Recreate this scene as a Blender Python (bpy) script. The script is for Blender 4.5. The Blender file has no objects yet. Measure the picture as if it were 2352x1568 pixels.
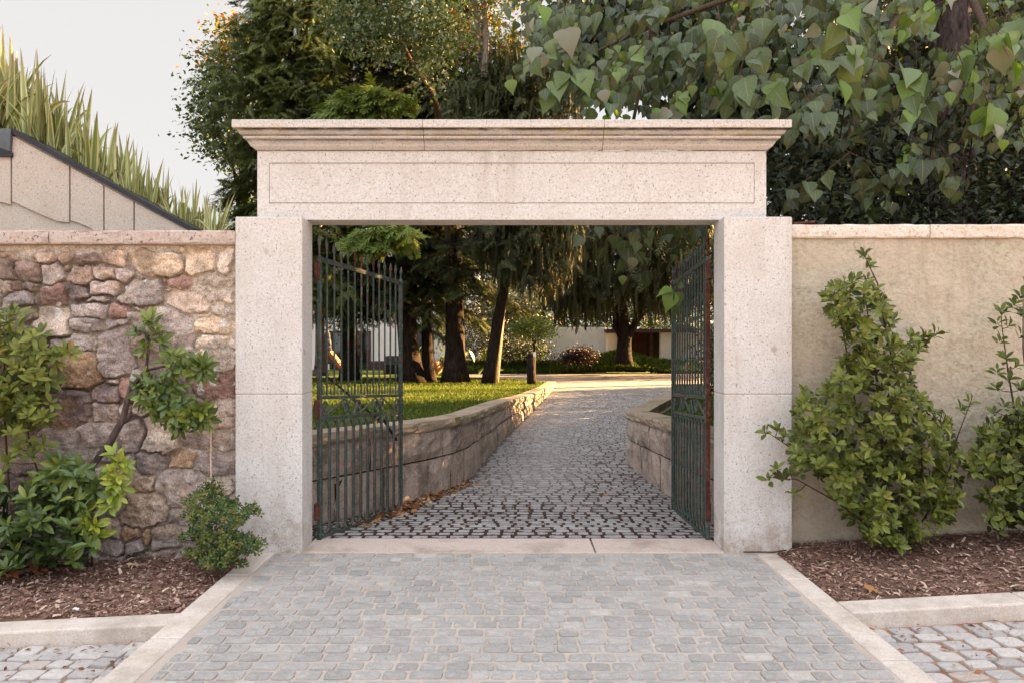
import bpy, bmesh, math, random
import numpy as np
from mathutils import Vector, Matrix
random.seed(7); RNG = np.random.default_rng(7)
SC = bpy.context.scene; COL = SC.collection
F = 1764.0; EYE = 1.7
def gx(px, Y): return (px-1176)/F*Y
def gz(py, Y): return EYE+(784-py)/F*Y
def at(px, py, Y): return np.array((gx(px, Y), Y, gz(py, Y)))
R = math.radians
# ---------------------------------------------------------------- objects
def tag(o, label, cat, group=None, kind=None):
    if label: o['label'] = label
    if cat: o['category'] = cat
    if group: o['group'] = group
    if kind: o['kind'] = kind
    return o
def empty(name, loc, label, cat, group=None, rz=0):
    o = bpy.data.objects.new(name, None); COL.objects.link(o)
    o.location = loc; o.rotation_euler = (0, 0, rz); o.empty_display_size = .2
    return tag(o, label, cat, group)
def link(name, me, mat, parent=None):
    o = bpy.data.objects.new(name, me); COL.objects.link(o)
    if mat is not None and not me.materials: me.materials.append(mat)
    if parent is not None: o.parent = parent
    return o
def org(parent):
    p = np.zeros(3)
    while parent is not None:
        p = p+np.array(parent.location); parent = parent.parent
    return p
def np_mesh(name, V, groups, mat, parent=None, tint=None, luv=None, col=None, smooth=False, local=False):
    """V (n,3) world coords; groups: list of face index arrays (m,k)"""
    V = np.asarray(V, dtype=np.float64)
    if parent is not None and not local: V = V-org(parent)
    me = bpy.data.meshes.new(name)
    me.vertices.add(len(V)); me.vertices.foreach_set('co', V.astype(np.float32).ravel())
    groups = [np.asarray(g, dtype=np.int64) for g in groups if len(g)]
    loops = np.concatenate([g.ravel() for g in groups]).astype(np.int32)
    starts = []; s = 0
    for g in groups:
        starts.append(s+np.arange(len(g))*g.shape[1]); s += g.size
    starts = np.concatenate(starts).astype(np.int32)
    me.loops.add(len(loops)); me.loops.foreach_set('vertex_index', loops)
    me.polygons.add(len(starts)); me.polygons.foreach_set('loop_start', starts)
    me.polygons.foreach_set('use_smooth', np.full(len(starts), smooth))
    me.update(calc_edges=True); me.validate()
    if tint is not None:
        a = me.attributes.new('tint', 'FLOAT', 'FACE'); a.data.foreach_set('value', np.asarray(tint, np.float32))
    if luv is not None:
        a = me.attributes.new('luv', 'FLOAT_VECTOR', 'POINT'); a.data.foreach_set('vector', np.asarray(luv, np.float32).ravel())
    if col is not None:
        a = me.attributes.new('col', 'FLOAT_COLOR', 'POINT')
        c = np.ones((len(V), 4), np.float32); c[:, :3] = col; a.data.foreach_set('color', c.ravel())
    return link(name, me, mat, parent)
class MB:
    def __init__(s): s.v = []; s.f = []
    def add(s, v, f):
        o = len(s.v); s.v += [tuple(p) for p in v]; s.f += [tuple(i+o for i in q) for q in f]; return s
    def box(s, x0, x1, y0, y1, z0, z1, bev=0, seg=1, T=None, sub=0):
        bm = bmesh.new(); bmesh.ops.create_cube(bm, size=1)
        for v in bm.verts:
            v.co = ((x0+x1)/2+v.co.x*(x1-x0), (y0+y1)/2+v.co.y*(y1-y0), (z0+z1)/2+v.co.z*(z1-z0))
        if bev: bmesh.ops.bevel(bm, geom=bm.edges[:], offset=bev, segments=seg, affect='EDGES', profile=.5)
        bm.verts.index_update()
        vs = [v.co.copy() for v in bm.verts]; fs = [[v.index for v in f.verts] for f in bm.faces]; bm.free()
        if T: vs = [T(v) for v in vs]
        return s.add(vs, fs)
    def tube(s, pts, rad, n=6, T=None, closed=False, cap=True, ph=0):
        P = [Vector(p) for p in pts]; m = len(P)
        if not hasattr(rad, '__len__'): rad = [rad]*m
        vs = []; prev = None
        for i, p in enumerate(P):
            if closed: d = P[(i+1) % m]-P[i-1]
            else: d = P[min(i+1, m-1)]-P[max(i-1, 0)]
            if d.length < 1e-9: d = Vector((0, 0, 1))
            d.normalize()
            if prev is None:
                u = d.cross(Vector((0, 0, 1))) if abs(d.z) < .9 else d.cross(Vector((0, 1, 0)))
            else: u = prev-d*prev.dot(d)
            u.normalize(); w = d.cross(u); prev = u
            for k in range(n):
                a = 2*math.pi*k/n+ph; vs.append(p+(u*math.cos(a)+w*math.sin(a))*rad[i])
        fs = []
        for i in range(m if closed else m-1):
            j = (i+1) % m
            for k in range(n):
                k2 = (k+1) % n; fs.append((i*n+k, i*n+k2, j*n+k2, j*n+k))
        if cap and not closed:
            fs.append(tuple(range(n))[::-1]); fs.append(tuple((m-1)*n+k for k in range(n)))
        if T: vs = [T(v) for v in vs]
        return s.add(vs, fs)
    def prism(s, poly, fn0, fn1):
        """poly: 2-D outline; fn maps (a,b) -> xyz of the two faces"""
        n = len(poly); v = [fn0(*p) for p in poly]+[fn1(*p) for p in poly]
        f = [tuple(range(n)), tuple(range(2*n-1, n-1, -1))]+[(i, i+n, (i+1) % n+n, (i+1) % n) for i in range(n)]
        return s.add(v, f)
    def build(s, name, mat, parent=None, smooth=False):
        o = Vector(org(parent)) if parent is not None else Vector((0, 0, 0))
        me = bpy.data.meshes.new(name)
        me.from_pydata([tuple(Vector(p)-o) for p in s.v], [], s.f); me.validate()
        bm = bmesh.new(); bm.from_mesh(me); bmesh.ops.recalc_face_normals(bm, faces=bm.faces[:]); bm.to_mesh(me); bm.free()
        if smooth:
            me.polygons.foreach_set('use_smooth', [True]*len(me.polygons))
        return link(name, me, mat, parent)
def copy_tree(o, parent=None):
    c = o.copy(); COL.objects.link(c); c.parent = parent
    for ch in o.children: copy_tree(ch, c)
    return c
# ---------------------------------------------------------------- noise
_T = [np.random.default_rng(100+i).random((256, 256)) for i in range(12)]
def vn(x, y, k=0):
    t = _T[k % 12]; xi = np.floor(x).astype(int); yi = np.floor(y).astype(int)
    fx = x-xi; fy = y-yi; fx = fx*fx*(3-2*fx); fy = fy*fy*(3-2*fy)
    a = t[xi % 256, yi % 256]; b = t[(xi+1) % 256, yi % 256]; c = t[xi % 256, (yi+1) % 256]; d = t[(xi+1) % 256, (yi+1) % 256]
    return (a*(1-fx)+b*fx)*(1-fy)+(c*(1-fx)+d*fx)*fy-.5
def fbm(x, y, k=0, oct=4):
    r = 0; a = 1
    for i in range(oct):
        r = r+a*vn(x*2**i+i*17.3, y*2**i+i*5.7, k+i); a *= .5
    return r
# ---------------------------------------------------------------- materials
class NT:
    def __init__(s, name):
        s.m = bpy.data.materials.new(name); s.m.use_nodes = True; s.t = s.m.node_tree; s.n = s.t.nodes; s.l = s.t.links
        s.b = s.n['Principled BSDF']; s.geo = s.n.new('ShaderNodeNewGeometry'); s.P = s.geo.outputs['Position']
    def node(s, typ, **kw):
        n = s.n.new(typ)
        for k, v in kw.items():
            if k.startswith('_'): setattr(n, k[1:], v)
        return n
    def inp(s, sock, v):
        if hasattr(v, 'is_output') or hasattr(v, 'links'): s.l.new(v, sock)
        else: sock.default_value = v
    def noise(s, scale, detail=4, rough=.55, vec=None, dist=0):
        n = s.n.new('ShaderNodeTexNoise'); s.l.new(vec or s.P, n.inputs['Vector'])
        n.inputs['Scale'].default_value = scale; n.inputs['Detail'].default_value = detail
        n.inputs['Roughness'].default_value = rough; n.inputs['Distortion'].default_value = dist
        return n.outputs['Fac']
    def voro(s, scale, vec=None, feat='F1', out='Distance'):
        n = s.n.new('ShaderNodeTexVoronoi'); n.feature = feat; s.l.new(vec or s.P, n.inputs['Vector']); n.inputs['Scale'].default_value = scale
        return n.outputs[out]
    def scaled(s, v):
        n = s.n.new('ShaderNodeVectorMath'); n.operation = 'MULTIPLY'; s.l.new(s.P, n.inputs[0]); n.inputs[1].default_value = v; return n.outputs[0]
    def ramp(s, fac, stops, interp='LINEAR'):
        n = s.n.new('ShaderNodeValToRGB'); s.l.new(fac, n.inputs[0]); e = n.color_ramp.elements; n.color_ramp.interpolation = interp
        while len(e) < len(stops): e.new(.5)
        for i, (p, c) in enumerate(stops):
            e[i].position = p; e[i].color = (c, c, c, 1) if not hasattr(c, '__len__') else (*c, 1)
        return n.outputs['Color']
    def mix(s, fac, a, b, mode='MIX'):
        n = s.n.new('ShaderNodeMix'); n.data_type = 'RGBA'; n.blend_type = mode
        s.inp(n.inputs[0], fac)
        for sock, v in ((n.inputs[6], a), (n.inputs[7], b)):
            if hasattr(v, '__len__'): sock.default_value = (*v, 1)[:4]
            else: s.l.new(v, sock)
        return n.outputs[2]
    def math(s, op, a, b=0, clamp=False):
        n = s.n.new('ShaderNodeMath'); n.operation = op; n.use_clamp = clamp
        s.inp(n.inputs[0], a); s.inp(n.inputs[1], b); return n.outputs[0]
    def attr(s, name, out='Fac'):
        n = s.n.new('ShaderNodeAttribute'); n.attribute_name = name; return n.outputs[out]
    def bump(s, h, strength=.5, dist=.01, prev=None):
        n = s.n.new('ShaderNodeBump'); n.inputs['Strength'].default_value = strength; n.inputs['Distance'].default_value = dist
        s.l.new(h, n.inputs['Height'])
        if prev: s.l.new(prev, n.inputs['Normal'])
        return n.outputs['Normal']
    def done(s, col, rough=.8, normal=None, spec=.3, metal=0, trans=0):
        s.inp(s.b.inputs['Base Color'], col if not hasattr(col, '__len__') else (*col, 1)[:4])
        s.inp(s.b.inputs['Roughness'], rough); s.b.inputs['Specular IOR Level'].default_value = spec
        s.b.inputs['Metallic'].default_value = metal
        if normal is not None: s.l.new(normal, s.b.inputs['Normal'])
        if trans:
            out = s.n['Material Output']; t = s.n.new('ShaderNodeBsdfTranslucent'); mx = s.n.new('ShaderNodeMixShader')
            tc = s.mix(1, col, (1.0, 1.05, .45), 'MULTIPLY') if not hasattr(col, '__len__') else col
            s.inp(t.inputs['Color'], tc if not hasattr(tc, '__len__') else (*tc, 1)[:4]); mx.inputs[0].default_value = trans
            s.l.new(s.b.outputs[0], mx.inputs[1]); s.l.new(t.outputs[0], mx.inputs[2]); s.l.new(mx.outputs[0], out.inputs['Surface'])
        return s.m
def granite(name, base, dark, warm, sc=1.0, bump=.35, stain=None, speck=.5):
    n = NT(name)
    f1 = n.noise(95*sc, 3, .7); f2 = n.noise(4, 4, .6); f3 = n.voro(130*sc)
    c = n.ramp(f1, [(.30, tuple(np.array(base)*.72)), (.46, base), (.62, tuple(np.minimum(np.array(base)*1.12, .9)))])
    c = n.mix(n.ramp(n.noise(40*sc, 2, .6), [(.58, 0), (.72, .5)]), c, warm)
    c = n.mix(n.ramp(n.noise(70*sc, 2, .5), [(.62, 0), (.72, speck)]), c, dark)
    c = n.mix(n.ramp(f2, [(.42, 0), (.7, .35)]), c, warm)
    if stain is not None:
        c = n.mix(n.ramp(n.noise(2.2, 5, .7), [(.5, 0), (.68, stain[1])]), c, stain[0])
    if name == 'rough_granite':
        c = n.mix(n.ramp(n.noise(4.5, 5, .7, n.scaled((1, 1, .14))), [(.46, 0), (.66, .65)]), c, (.085, .06, .05))
        c = n.mix(n.ramp(n.noise(34, 3, .75), [(.55, 0), (.66, .7)]), c, (.46, .40, .36))
    if name == 'kerb_granite':
        c = n.mix(n.ramp(n.noise(3.5, 5, .75), [(.45, 0), (.7, .55)]), c, (.30, .23, .18))
    if name == 'pale_granite':
        sep = n.n.new('ShaderNodeSeparateXYZ'); n.l.new(n.P, sep.inputs[0]); z = sep.outputs['Z']
        splash = n.math('MULTIPLY', n.math('SUBTRACT', 1, n.math('MULTIPLY', z, 1.6), True), n.ramp(n.noise(7, 5, .7), [(.4, 0), (.62, .75)]))
        c = n.mix(splash, c, (.27, .19, .13))
        streak = n.math('MULTIPLY', n.ramp(n.noise(5, 5, .7, n.scaled((1, 1, .10))), [(.5, 0), (.7, .5)]), n.ramp(n.noise(1.3, 3, .6), [(.4, .2), (.65, 1)]))
        c = n.mix(streak, c, (.33, .27, .225))
        blot = n.ramp(n.voro(3.2, None, 'F1'), [(.06, .6), (.11, 0)]); c = n.mix(n.math('MULTIPLY', blot, n.ramp(n.noise(2, 2), [(.45, 0), (.6, 1)])), c, (.30, .22, .19))
        c = n.mix(n.ramp(n.noise(46, 3, .7), [(.63, 0), (.7, .55)]), c, (.25, .19, .15))
    b = n.bump(f1, bump, .006); b = n.bump(n.noise(18*sc, 3, .6), bump*.6, .012, b)
    return n.done(c, .85, b, .25)
M = {}
M['granite'] = granite('pale_granite', (.55, .523, .503), (.12, .092, .082), (.45, .395, .35), .8, .45, None, .75)
M['granite_joint'] = NT('joint_mortar').done((.42, .34, .28), .9)
M['cornice'] = None
def cornice_mat():
    n = NT('weathered_granite'); f1 = n.noise(95, 3, .7)
    c = n.ramp(f1, [(.3, (.40, .365, .34)), (.46, (.545, .513, .485)), (.62, (.62, .585, .555))])
    c = n.mix(n.ramp(n.noise(70, 2, .5), [(.6, 0), (.7, .6)]), c, (.14, .11, .09))
    sep = n.n.new('ShaderNodeSeparateXYZ'); n.l.new(n.P, sep.inputs[0]); z = sep.outputs['Z']
    # lichen, and blotchy dark bands that follow the undercuts of the moulding
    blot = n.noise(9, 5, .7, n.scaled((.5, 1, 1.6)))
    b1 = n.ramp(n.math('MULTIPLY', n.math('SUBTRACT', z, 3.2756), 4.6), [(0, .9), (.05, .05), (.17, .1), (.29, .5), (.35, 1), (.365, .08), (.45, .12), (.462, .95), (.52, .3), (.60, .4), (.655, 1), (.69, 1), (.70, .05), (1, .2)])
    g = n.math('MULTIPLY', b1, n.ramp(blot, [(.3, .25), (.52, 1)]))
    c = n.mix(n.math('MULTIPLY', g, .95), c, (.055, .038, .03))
    ly = n.math('MULTIPLY', n.ramp(n.noise(1.6, 3, .6, n.scaled((1, 1, .3))), [(.52, 0), (.66, 1)]), n.ramp(n.noise(30, 4, .7), [(.45, 0), (.58, .8)]))
    c = n.mix(n.math('MULTIPLY', ly, n.ramp(n.math('MULTIPLY', n.math('SUBTRACT', z, 3.2756), 4.6), [(.3, 0), (.5, .9), (.66, .9), (.8, .35)])), c, (.36, .27, .05))
    return n.done(c, .88, n.bump(f1, .35, .006), .2)
M['cornice'] = cornice_mat()
M['rough_granite'] = granite('rough_granite', (.36, .285, .235), (.06, .042, .036), (.33, .22, .14), .55, 1.0, ((.11, .075, .062), .75), .85)
M['lichen_granite'] = granite('lichened_coping', (.45, .37, .325), (.085, .055, .05), (.40, .27, .20), .5, 1.0, ((.14, .095, .09), .85), .9)
M['yellow_granite'] = granite('yellowish_granite', (.60, .54, .48), (.30, .18, .09), (.50, .34, .20), .55, .8, None, .75)
M['mossy_granite'] = granite('mossy_coping_granite', (.29, .225, .17), (.07, .05, .04), (.30, .20, .12), .7, .9, ((.12, .11, .03), .85), .7)
M['ramp_granite'] = granite('ramp_granite', (.50, .42, .36), (.15, .11, .09), (.47, .34, .26), .7, .6, None, .6)
M['kerb'] = granite('kerb_granite', (.54, .475, .42), (.22, .165, .13), (.50, .39, .30), 1, .3, ((.30, .25, .21), .6), .3)
M['threshold'] = granite('threshold_granite', (.46, .38, .33), (.22, .16, .13), (.40, .29, .22), 1, .25, ((.20, .145, .115), .6), .25)
def plaster():
    n = NT('rough_plaster'); f = n.noise(34, 5, .65, n.scaled((1, 1, 1.25))); g = n.noise(2.2, 5, .65)
    c = n.ramp(f, [(.3, (.255, .22, .16)), (.48, (.41, .365, .28)), (.66, (.48, .435, .34))])
    c = n.mix(n.ramp(g, [(.36, 0), (.7, .8)]), c, (.47, .385, .30))
    c = n.mix(n.ramp(n.noise(60, 2, .6, n.scaled((1, 1, 2.4))), [(.62, 0), (.72, .4)]), c, (.17, .125, .09))
    sep = n.n.new('ShaderNodeSeparateXYZ'); n.l.new(n.P, sep.inputs[0])
    damp = n.math('MULTIPLY', n.math('SUBTRACT', 1, n.math('MULTIPLY', sep.outputs['Z'], 1.1), True), n.ramp(n.noise(4, 5, .7), [(.35, .1), (.65, .85)])); c = n.mix(damp, c, (.25, .205, .16))
    drip = n.math('MULTIPLY', n.ramp(n.noise(6, 4, .7, n.scaled((1, 1, .09))), [(.5, 0), (.68, .5)]), n.math('MULTIPLY', sep.outputs['Z'], .38, True)); c = n.mix(drip, c, (.26, .22, .165))
    b = n.bump(f, .55, .016); b = n.bump(n.noise(9, 4, .6), .45, .03, b)
    return n.done(c, .92, b, .15)
M['plaster'] = plaster()
def vcol(name, bumpk=1.0, rough=.9):
    n = NT(name); c = n.attr('col', 'Color'); f1 = n.noise(85, 4, .7)
    c = n.mix(1, c, n.ramp(f1, [(.28, .38), (.48, .98), (.68, 1.4)]), 'MULTIPLY')
    c = n.mix(1, c, n.ramp(n.noise(17, 5, .7), [(.3, .55), (.5, 1), (.7, 1.25)]), 'MULTIPLY')
    c = n.mix(n.ramp(n.noise(60, 2, .6), [(.63, 0), (.72, .75)]), c, (.11, .08, .07))
    c = n.mix(n.ramp(n.noise(42, 2, .6), [(.66, 0), (.74, .65)]), c, (.62, .56, .5))
    b = n.bump(f1, bumpk, .008); b = n.bump(n.noise(24, 4, .65), bumpk*.8, .016, b)
    return n.done(c, rough, b, .2)
M['rubble'] = vcol('rubble_stone')
def sett(name, stops, joint=None):
    n = NT(name); t = n.attr('tint'); c = n.ramp(t, stops); f = n.noise(120, 3, .7)
    c = n.mix(1, c, n.ramp(f, [(.3, .78), (.5, 1), (.7, 1.12)]), 'MULTIPLY')
    c = n.mix(n.ramp(n.noise(7, 4, .65), [(.5, 0), (.75, .4)]), c, (.46, .42, .385))
    return n.done(c, .5 if name == 'drive_sett' else .68, n.bump(f, .5, .005), .4)
M['sett'] = sett('apron_sett', [(0, (.24, .226, .213)), (.45, (.292, .275, .26)), (.8, (.33, .311, .295)), (.93, (.40, .37, .34)), (1, (.31, .26, .23))])
M['sett_in'] = sett('drive_sett', [(0, (.16, .152, .147)), (.5, (.235, .223, .218)), (.85, (.30, .285, .278)), (1, (.21, .17, .15))])
M['sett_street'] = sett('street_sett', [(0, (.29, .265, .255)), (.5, (.38, .345, .33)), (.85, (.46, .42, .39)), (1, (.35, .275, .23))])
def grout(name, a, b, sc=6):
    n = NT(name); c = n.mix(n.ramp(n.noise(sc, 5, .6), [(.35, 0), (.65, 1)]), a, b)
    c = n.mix(1, c, n.ramp(n.noise(220, 2, .6), [(.3, .8), (.7, 1.15)]), 'MULTIPLY')
    return n.done(c, .95, n.bump(n.noise(160, 3, .6), .4, .004), .1)
M['grout'] = grout('sand_joint', (.39, .32, .275), (.44, .375, .325), 2)
M['grout_dark'] = None
def darkgrout():
    n = NT('soil_joint'); sep = n.n.new('ShaderNodeSeparateXYZ'); n.l.new(n.P, sep.inputs[0])
    # joints are soil-filled by the threshold and sanded up further in
    d = n.math('ADD', n.math('MULTIPLY', n.math('SUBTRACT', sep.outputs['Y'], 7.75), .5), n.math('MULTIPLY', n.math('SUBTRACT', n.noise(1.4, 3, .6), .5), 2.6))
    mid = n.math('SUBTRACT', 1, n.math('MULTIPLY', n.math('ABSOLUTE', n.math('SUBTRACT', sep.outputs['X'], n.math('MULTIPLY', n.math('SUBTRACT', sep.outputs['Y'], 7), .09))), .75))
    c = n.mix(n.math('MULTIPLY', n.math('MAXIMUM', n.math('MINIMUM', d, 1.0), 0), n.math('MAXIMUM', mid, .25)), (.045, .027, .021), (.21, .18, .165))
    return n.done(c, .95, n.bump(n.noise(160, 3, .6), .4, .004), .1)
M['grout_dark'] = darkgrout()
M['grout_street'] = grout('debris_joint', (.20, .105, .065), (.36, .24, .16), 5)
M['soil'] = grout('mulch_soil', (.11, .062, .046), (.20, .12, .088), 9)
def grassmat():
    n = NT('lawn_turf'); c = n.ramp(n.noise(26, 5, .7), [(.3, (.030, .045, .005)), (.5, (.058, .082, .009)), (.7, (.10, .125, .014))])
    c = n.mix(n.ramp(n.noise(.7, 4, .6), [(.4, 0), (.7, .5)]), c, (.09, .11, .02))
    return n.done(c, .9, n.bump(n.noise(60, 3, .7), .8, .03), .15)
M['turf'] = grassmat()
def ramped(name, stops, rough=.5, trans=.0, spec=.35, vein=None, edge=None, bump=0):
    n = NT(name); c = n.ramp(n.attr('tint'), stops)
    if vein or edge:
        sep = n.n.new('ShaderNodeSeparateXYZ'); n.l.new(n.attr('luv', 'Vector'), sep.inputs[0]); u = n.math('ABSOLUTE', sep.outputs['X']); v = sep.outputs['Y']
        if vein:
            mid = n.math('LESS_THAN', u, .05)
            side = n.math('SUBTRACT', v, n.math('MULTIPLY', u, .34))
            w = n.math('LESS_THAN', n.math('FRACT', n.math('MULTIPLY', side, 6.5)), .13)
            k = n.math('MAXIMUM', mid, n.math('MULTIPLY', w, .55))
            c = n.mix(n.math('MULTIPLY', k, vein[1]), c, vein[0])
        if edge:
            c = n.mix(n.math('MULTIPLY', n.math('GREATER_THAN', u, .80), edge[1]), c, edge[0])
    nb = n.bump(n.noise(60, 2, .5), bump, .01) if bump else None
    return n.done(c, rough, nb, spec, 0, trans)
def bark(name, a, b, sc=1.0, strength=1.0):
    n = NT(name); f = n.noise(13*sc, 5, .65, n.scaled((1, 1, .22)), .6); c = n.ramp(f, [(.34, a), (.64, b)])
    return n.done(c, .92, n.bump(f, strength, .05), .1)
M['bark'] = bark('dark_bark', (.008, .0055, .005), (.034, .023, .018))
M['bark_pale'] = bark('pale_bark', (.09, .065, .05), (.24, .185, .145), 1, .5)
M['bark_grey'] = bark('furrowed_bark', (.022, .015, .015), (.12, .088, .08), 1.6, 1)
M['twig'] = bark('twig_bark', (.04, .026, .018), (.10, .068, .046), 4, .3)
M['stem_dark'] = bark('smooth_dark_stem', (.05, .032, .03), (.12, .085, .078), 3, .4)
def iron():
    n = NT('green_painted_iron'); f = n.noise(13, 5, .65)
    c = n.ramp(n.noise(40, 4, .7), [(.3, (.012, .020, .017)), (.5, (.026, .046, .037)), (.68, (.085, .115, .10))])
    c = n.mix(n.ramp(f, [(.53, 0), (.62, .9)]), c, (.085, .035, .025))
    c = n.mix(n.ramp(n.noise(6, 3, .6), [(.52, 0), (.68, .4)]), c, (.12, .115, .12))
    return n.done(c, .55, n.bump(n.noise(70, 3, .6), .3, .003), .45)
M['iron'] = iron()
def rust():
    n = NT('rusty_iron'); c = n.ramp(n.noise(22, 5, .7), [(.3, (.035, .015, .012)), (.5, (.068, .022, .017)), (.7, (.15, .065, .042))])
    return n.done(c, .8, n.bump(n.noise(60, 4, .7), .5, .004), .2)
M['rust'] = rust()
def plain(name, c, rough=.6, spec=.3, var=.25, sc=6, metal=0):
    n = NT(name); k = n.ramp(n.noise(sc, 4, .6), [(.3, 1-var), (.7, 1+var*.6)]); return n.done(n.mix(1, c, k, 'MULTIPLY'), rough, None, spec, metal)
M['black_metal'] = plain('dark_metal_edging', (.022, .02, .025), .5)
M['grey_metal'] = plain('grey_metal_box', (.10, .105, .115), .45)
M['rubber'] = plain('black_rubber', (.015, .015, .017), .45)
M['white_wall'] = plain('white_render', (.82, .79, .76), .9, .1, .12, 1.5)
M['house_wall'] = plain('pale_house_render', (.70, .65, .61), .9, .1, .12, .8)
M['dark_frame'] = plain('red_brown_frame', (.06, .03, .028), .6)
M['timber'] = plain('rusty_timber', (.10, .032, .02), .7, .2, .5, 3)
M['void'] = plain('dark_interior', (.012, .011, .011), .9)
M['umbrella'] = plain('grey_blue_canvas', (.055, .055, .07), .9)
M['terracotta'] = plain('terracotta', (.30, .12, .06), .8)
M['road'] = plain('asphalt', (.115, .104, .104), .9, .2, .3, 30)
def glassm():
    n = NT('dark_window_glass'); return n.done((.01, .01, .012), .05, None, .8)
M['glass'] = glassm()
def lamp(name, c, s):
    n = NT(name); n.b.inputs['Emission Color'].default_value = (*c, 1); n.b.inputs['Emission Strength'].default_value = s; return n.done(c)
M['lamp'] = lamp('warm_lamp', (1, .45, .15), 3)
# ---------------------------------------------------------------- camera, world, sun
cam = bpy.data.cameras.new('camera'); cam.sensor_width = 36; cam.lens = 27; cam.clip_end = 2000; cam.clip_start = .05
co = bpy.data.objects.new('camera', cam); COL.objects.link(co); co.location = (0, 0, EYE); co.rotation_euler = (R(90), 0, 0); SC.camera = co
SUN_EL, SUN_AZ = 16.0, 24.0            # azimuth from +X towards +Y
sd = Vector((math.cos(R(SUN_AZ))*math.cos(R(SUN_EL)), math.sin(R(SUN_AZ))*math.cos(R(SUN_EL)), math.sin(R(SUN_EL))))
sl = bpy.data.lights.new('sun', 'SUN'); sl.energy = 5.0; sl.angle = R(.5); sl.color = (1, .60, .24)
so = bpy.data.objects.new('sun', sl); COL.objects.link(so); so.rotation_euler = (-sd).to_track_quat('-Z', 'Y').to_euler(); so.location = (30, 10, 30)
w = bpy.data.worlds.new('World'); SC.world = w; w.use_nodes = True; wt = w.node_tree; wn = wt.nodes; wl = wt.links
bg = wn['Background']; sky = wn.new('ShaderNodeTexSky'); sky.sky_type = 'NISHITA'; sky.sun_disc = False
sky.sun_elevation = R(SUN_EL); sky.sun_rotation = R(90-SUN_AZ); sky.dust_density = 2.0; sky.air_density = 1.0
# sky veil added for front light: pale ahead, brighter overhead and behind the viewer
tc = wn.new('ShaderNodeTexCoord'); sp = wn.new('ShaderNodeSeparateXYZ'); wl.new(tc.outputs['Generated'], sp.inputs[0])
def wm(op, a, b):
    n = wn.new('ShaderNodeMath'); n.operation = op
    for i, v in enumerate((a, b)):
        if hasattr(v, 'links'): wl.new(v, n.inputs[i])
        else: n.inputs[i].default_value = v
    return n.outputs[0]
q = wm('ADD', wm('MULTIPLY', sp.outputs['Y'], -.55), wm('MULTIPLY', sp.outputs['Z'], 1.1))
cr = wn.new('ShaderNodeValToRGB'); wl.new(wm('ADD', wm('MULTIPLY', q, .4), .5), cr.inputs[0])
e = cr.color_ramp.elements; V0 = (.0455, .0435, .0418, 1); V1 = (.137, .1400, .1495, 1)
e[0].position = .52; e[0].color = V0; e[1].position = .96; e[1].color = V1
vm = wn.new('ShaderNodeVectorMath'); vm.operation = 'SCALE'; wl.new(cr.outputs[0], vm.inputs[0]); vm.inputs['Scale'].default_value = 10
mx = wn.new('ShaderNodeMix'); mx.data_type = 'RGBA'; mx.inputs[0].default_value = .985
wl.new(sky.outputs[0], mx.inputs[6]); wl.new(vm.outputs[0], mx.inputs[7]); wl.new(mx.outputs[2], bg.inputs['Color']); bg.inputs['Strength'].default_value = .1
SC.view_settings.view_transform = 'Standard'; SC.view_settings.look = 'None'; SC.view_settings.gamma = 1; SC.view_settings.exposure = 4.2
SC.cycles.max_bounces = 6; SC.cycles.transparent_max_bounces = 4; SC.cycles.diffuse_bounces = 4
# ================================================================ GROUND
def struct(name, o): o['kind'] = 'structure'; return o
def grid(x0, x1, nx, y0, y1, ny, zf, xf=None):
    X, Y = np.meshgrid(np.linspace(x0, x1, nx), np.linspace(y0, y1, ny))
    if xf is not None: X, Y = xf(X, Y)
    Z = zf(X, Y); V = np.stack([X, Y, Z], -1).reshape(-1, 3)
    i = np.arange(nx*ny).reshape(ny, nx)
    return V, np.stack([i[:-1, :-1], i[:-1, 1:], i[1:, 1:], i[1:, :-1]], -1).reshape(-1, 4)
V, f = grid(-300, 300, 2, -60, 600, 2, lambda X, Y: X*0-.62)
struct('g', np_mesh('ground', V, [f], M['turf']))['kind'] = 'structure'
def gd(Y):
    Y = np.asarray(Y, float); t = np.clip((Y-6.62)/1.3, 0, 1)*np.clip((14-Y)/4.5, 0, 1); return -.075*t*t*(3-2*t)
LZ = ([7, 8, 9.5, 13.6, 18, 24, 28, 32, 36, 46, 60], [.83, .805, .77, .65, .45, .28, .21, .15, .09, .05, .05])
def lz(Y): return np.interp(Y, *LZ)
WL = np.array([(-1.93, 7.2), (-1.66, 7.7), (-1.42, 8.08), (-1.19, 8.45), (-.92, 8.92), (-.70, 9.42), (-.54, 10.1), (-.12, 13.6), (.40, 18), (1.1, 24), (1.62, 29)])
WR = np.array([(1.93, 7.3), (1.82, 8.6), (1.66, 11.07), (1.86, 11.7), (2.6, 13.85), (3.36, 16.05), (6.2, 22.5)])
# sett templates: rounded top, one ring of chamfer
def sett_template(rg):
    n = 16; a = np.arange(n)/n*2*np.pi
    sq = 1/(np.abs(np.cos(a))**9+np.abs(np.sin(a))**9)**(1/9)
    r = .5*sq*(1+rg.normal(0, .026, n)); ring = np.stack([np.cos(a)*r, np.sin(a)*r], -1)
    V = [np.c_[ring, np.full(n, -.05)], np.c_[ring*.985, np.full(n, -.006)], np.c_[ring*.955, np.full(n, -.0015)], np.c_[ring*.6, rg.normal(-.0003, .003, n)], np.array([[0, 0, .001]])]
    V = np.concatenate(V); q = []
    for k in range(3):
        for i in range(n): j = (i+1) % n; q.append((k*n+i, k*n+j, k*n+n+j, k*n+n+i))
    t = [(3*n+i, 3*n+(i+1) % n, 4*n) for i in range(n)]
    return V, np.array(q), np.array(t)
ST = [sett_template(np.random.default_rng(i)) for i in range(8)]
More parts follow.
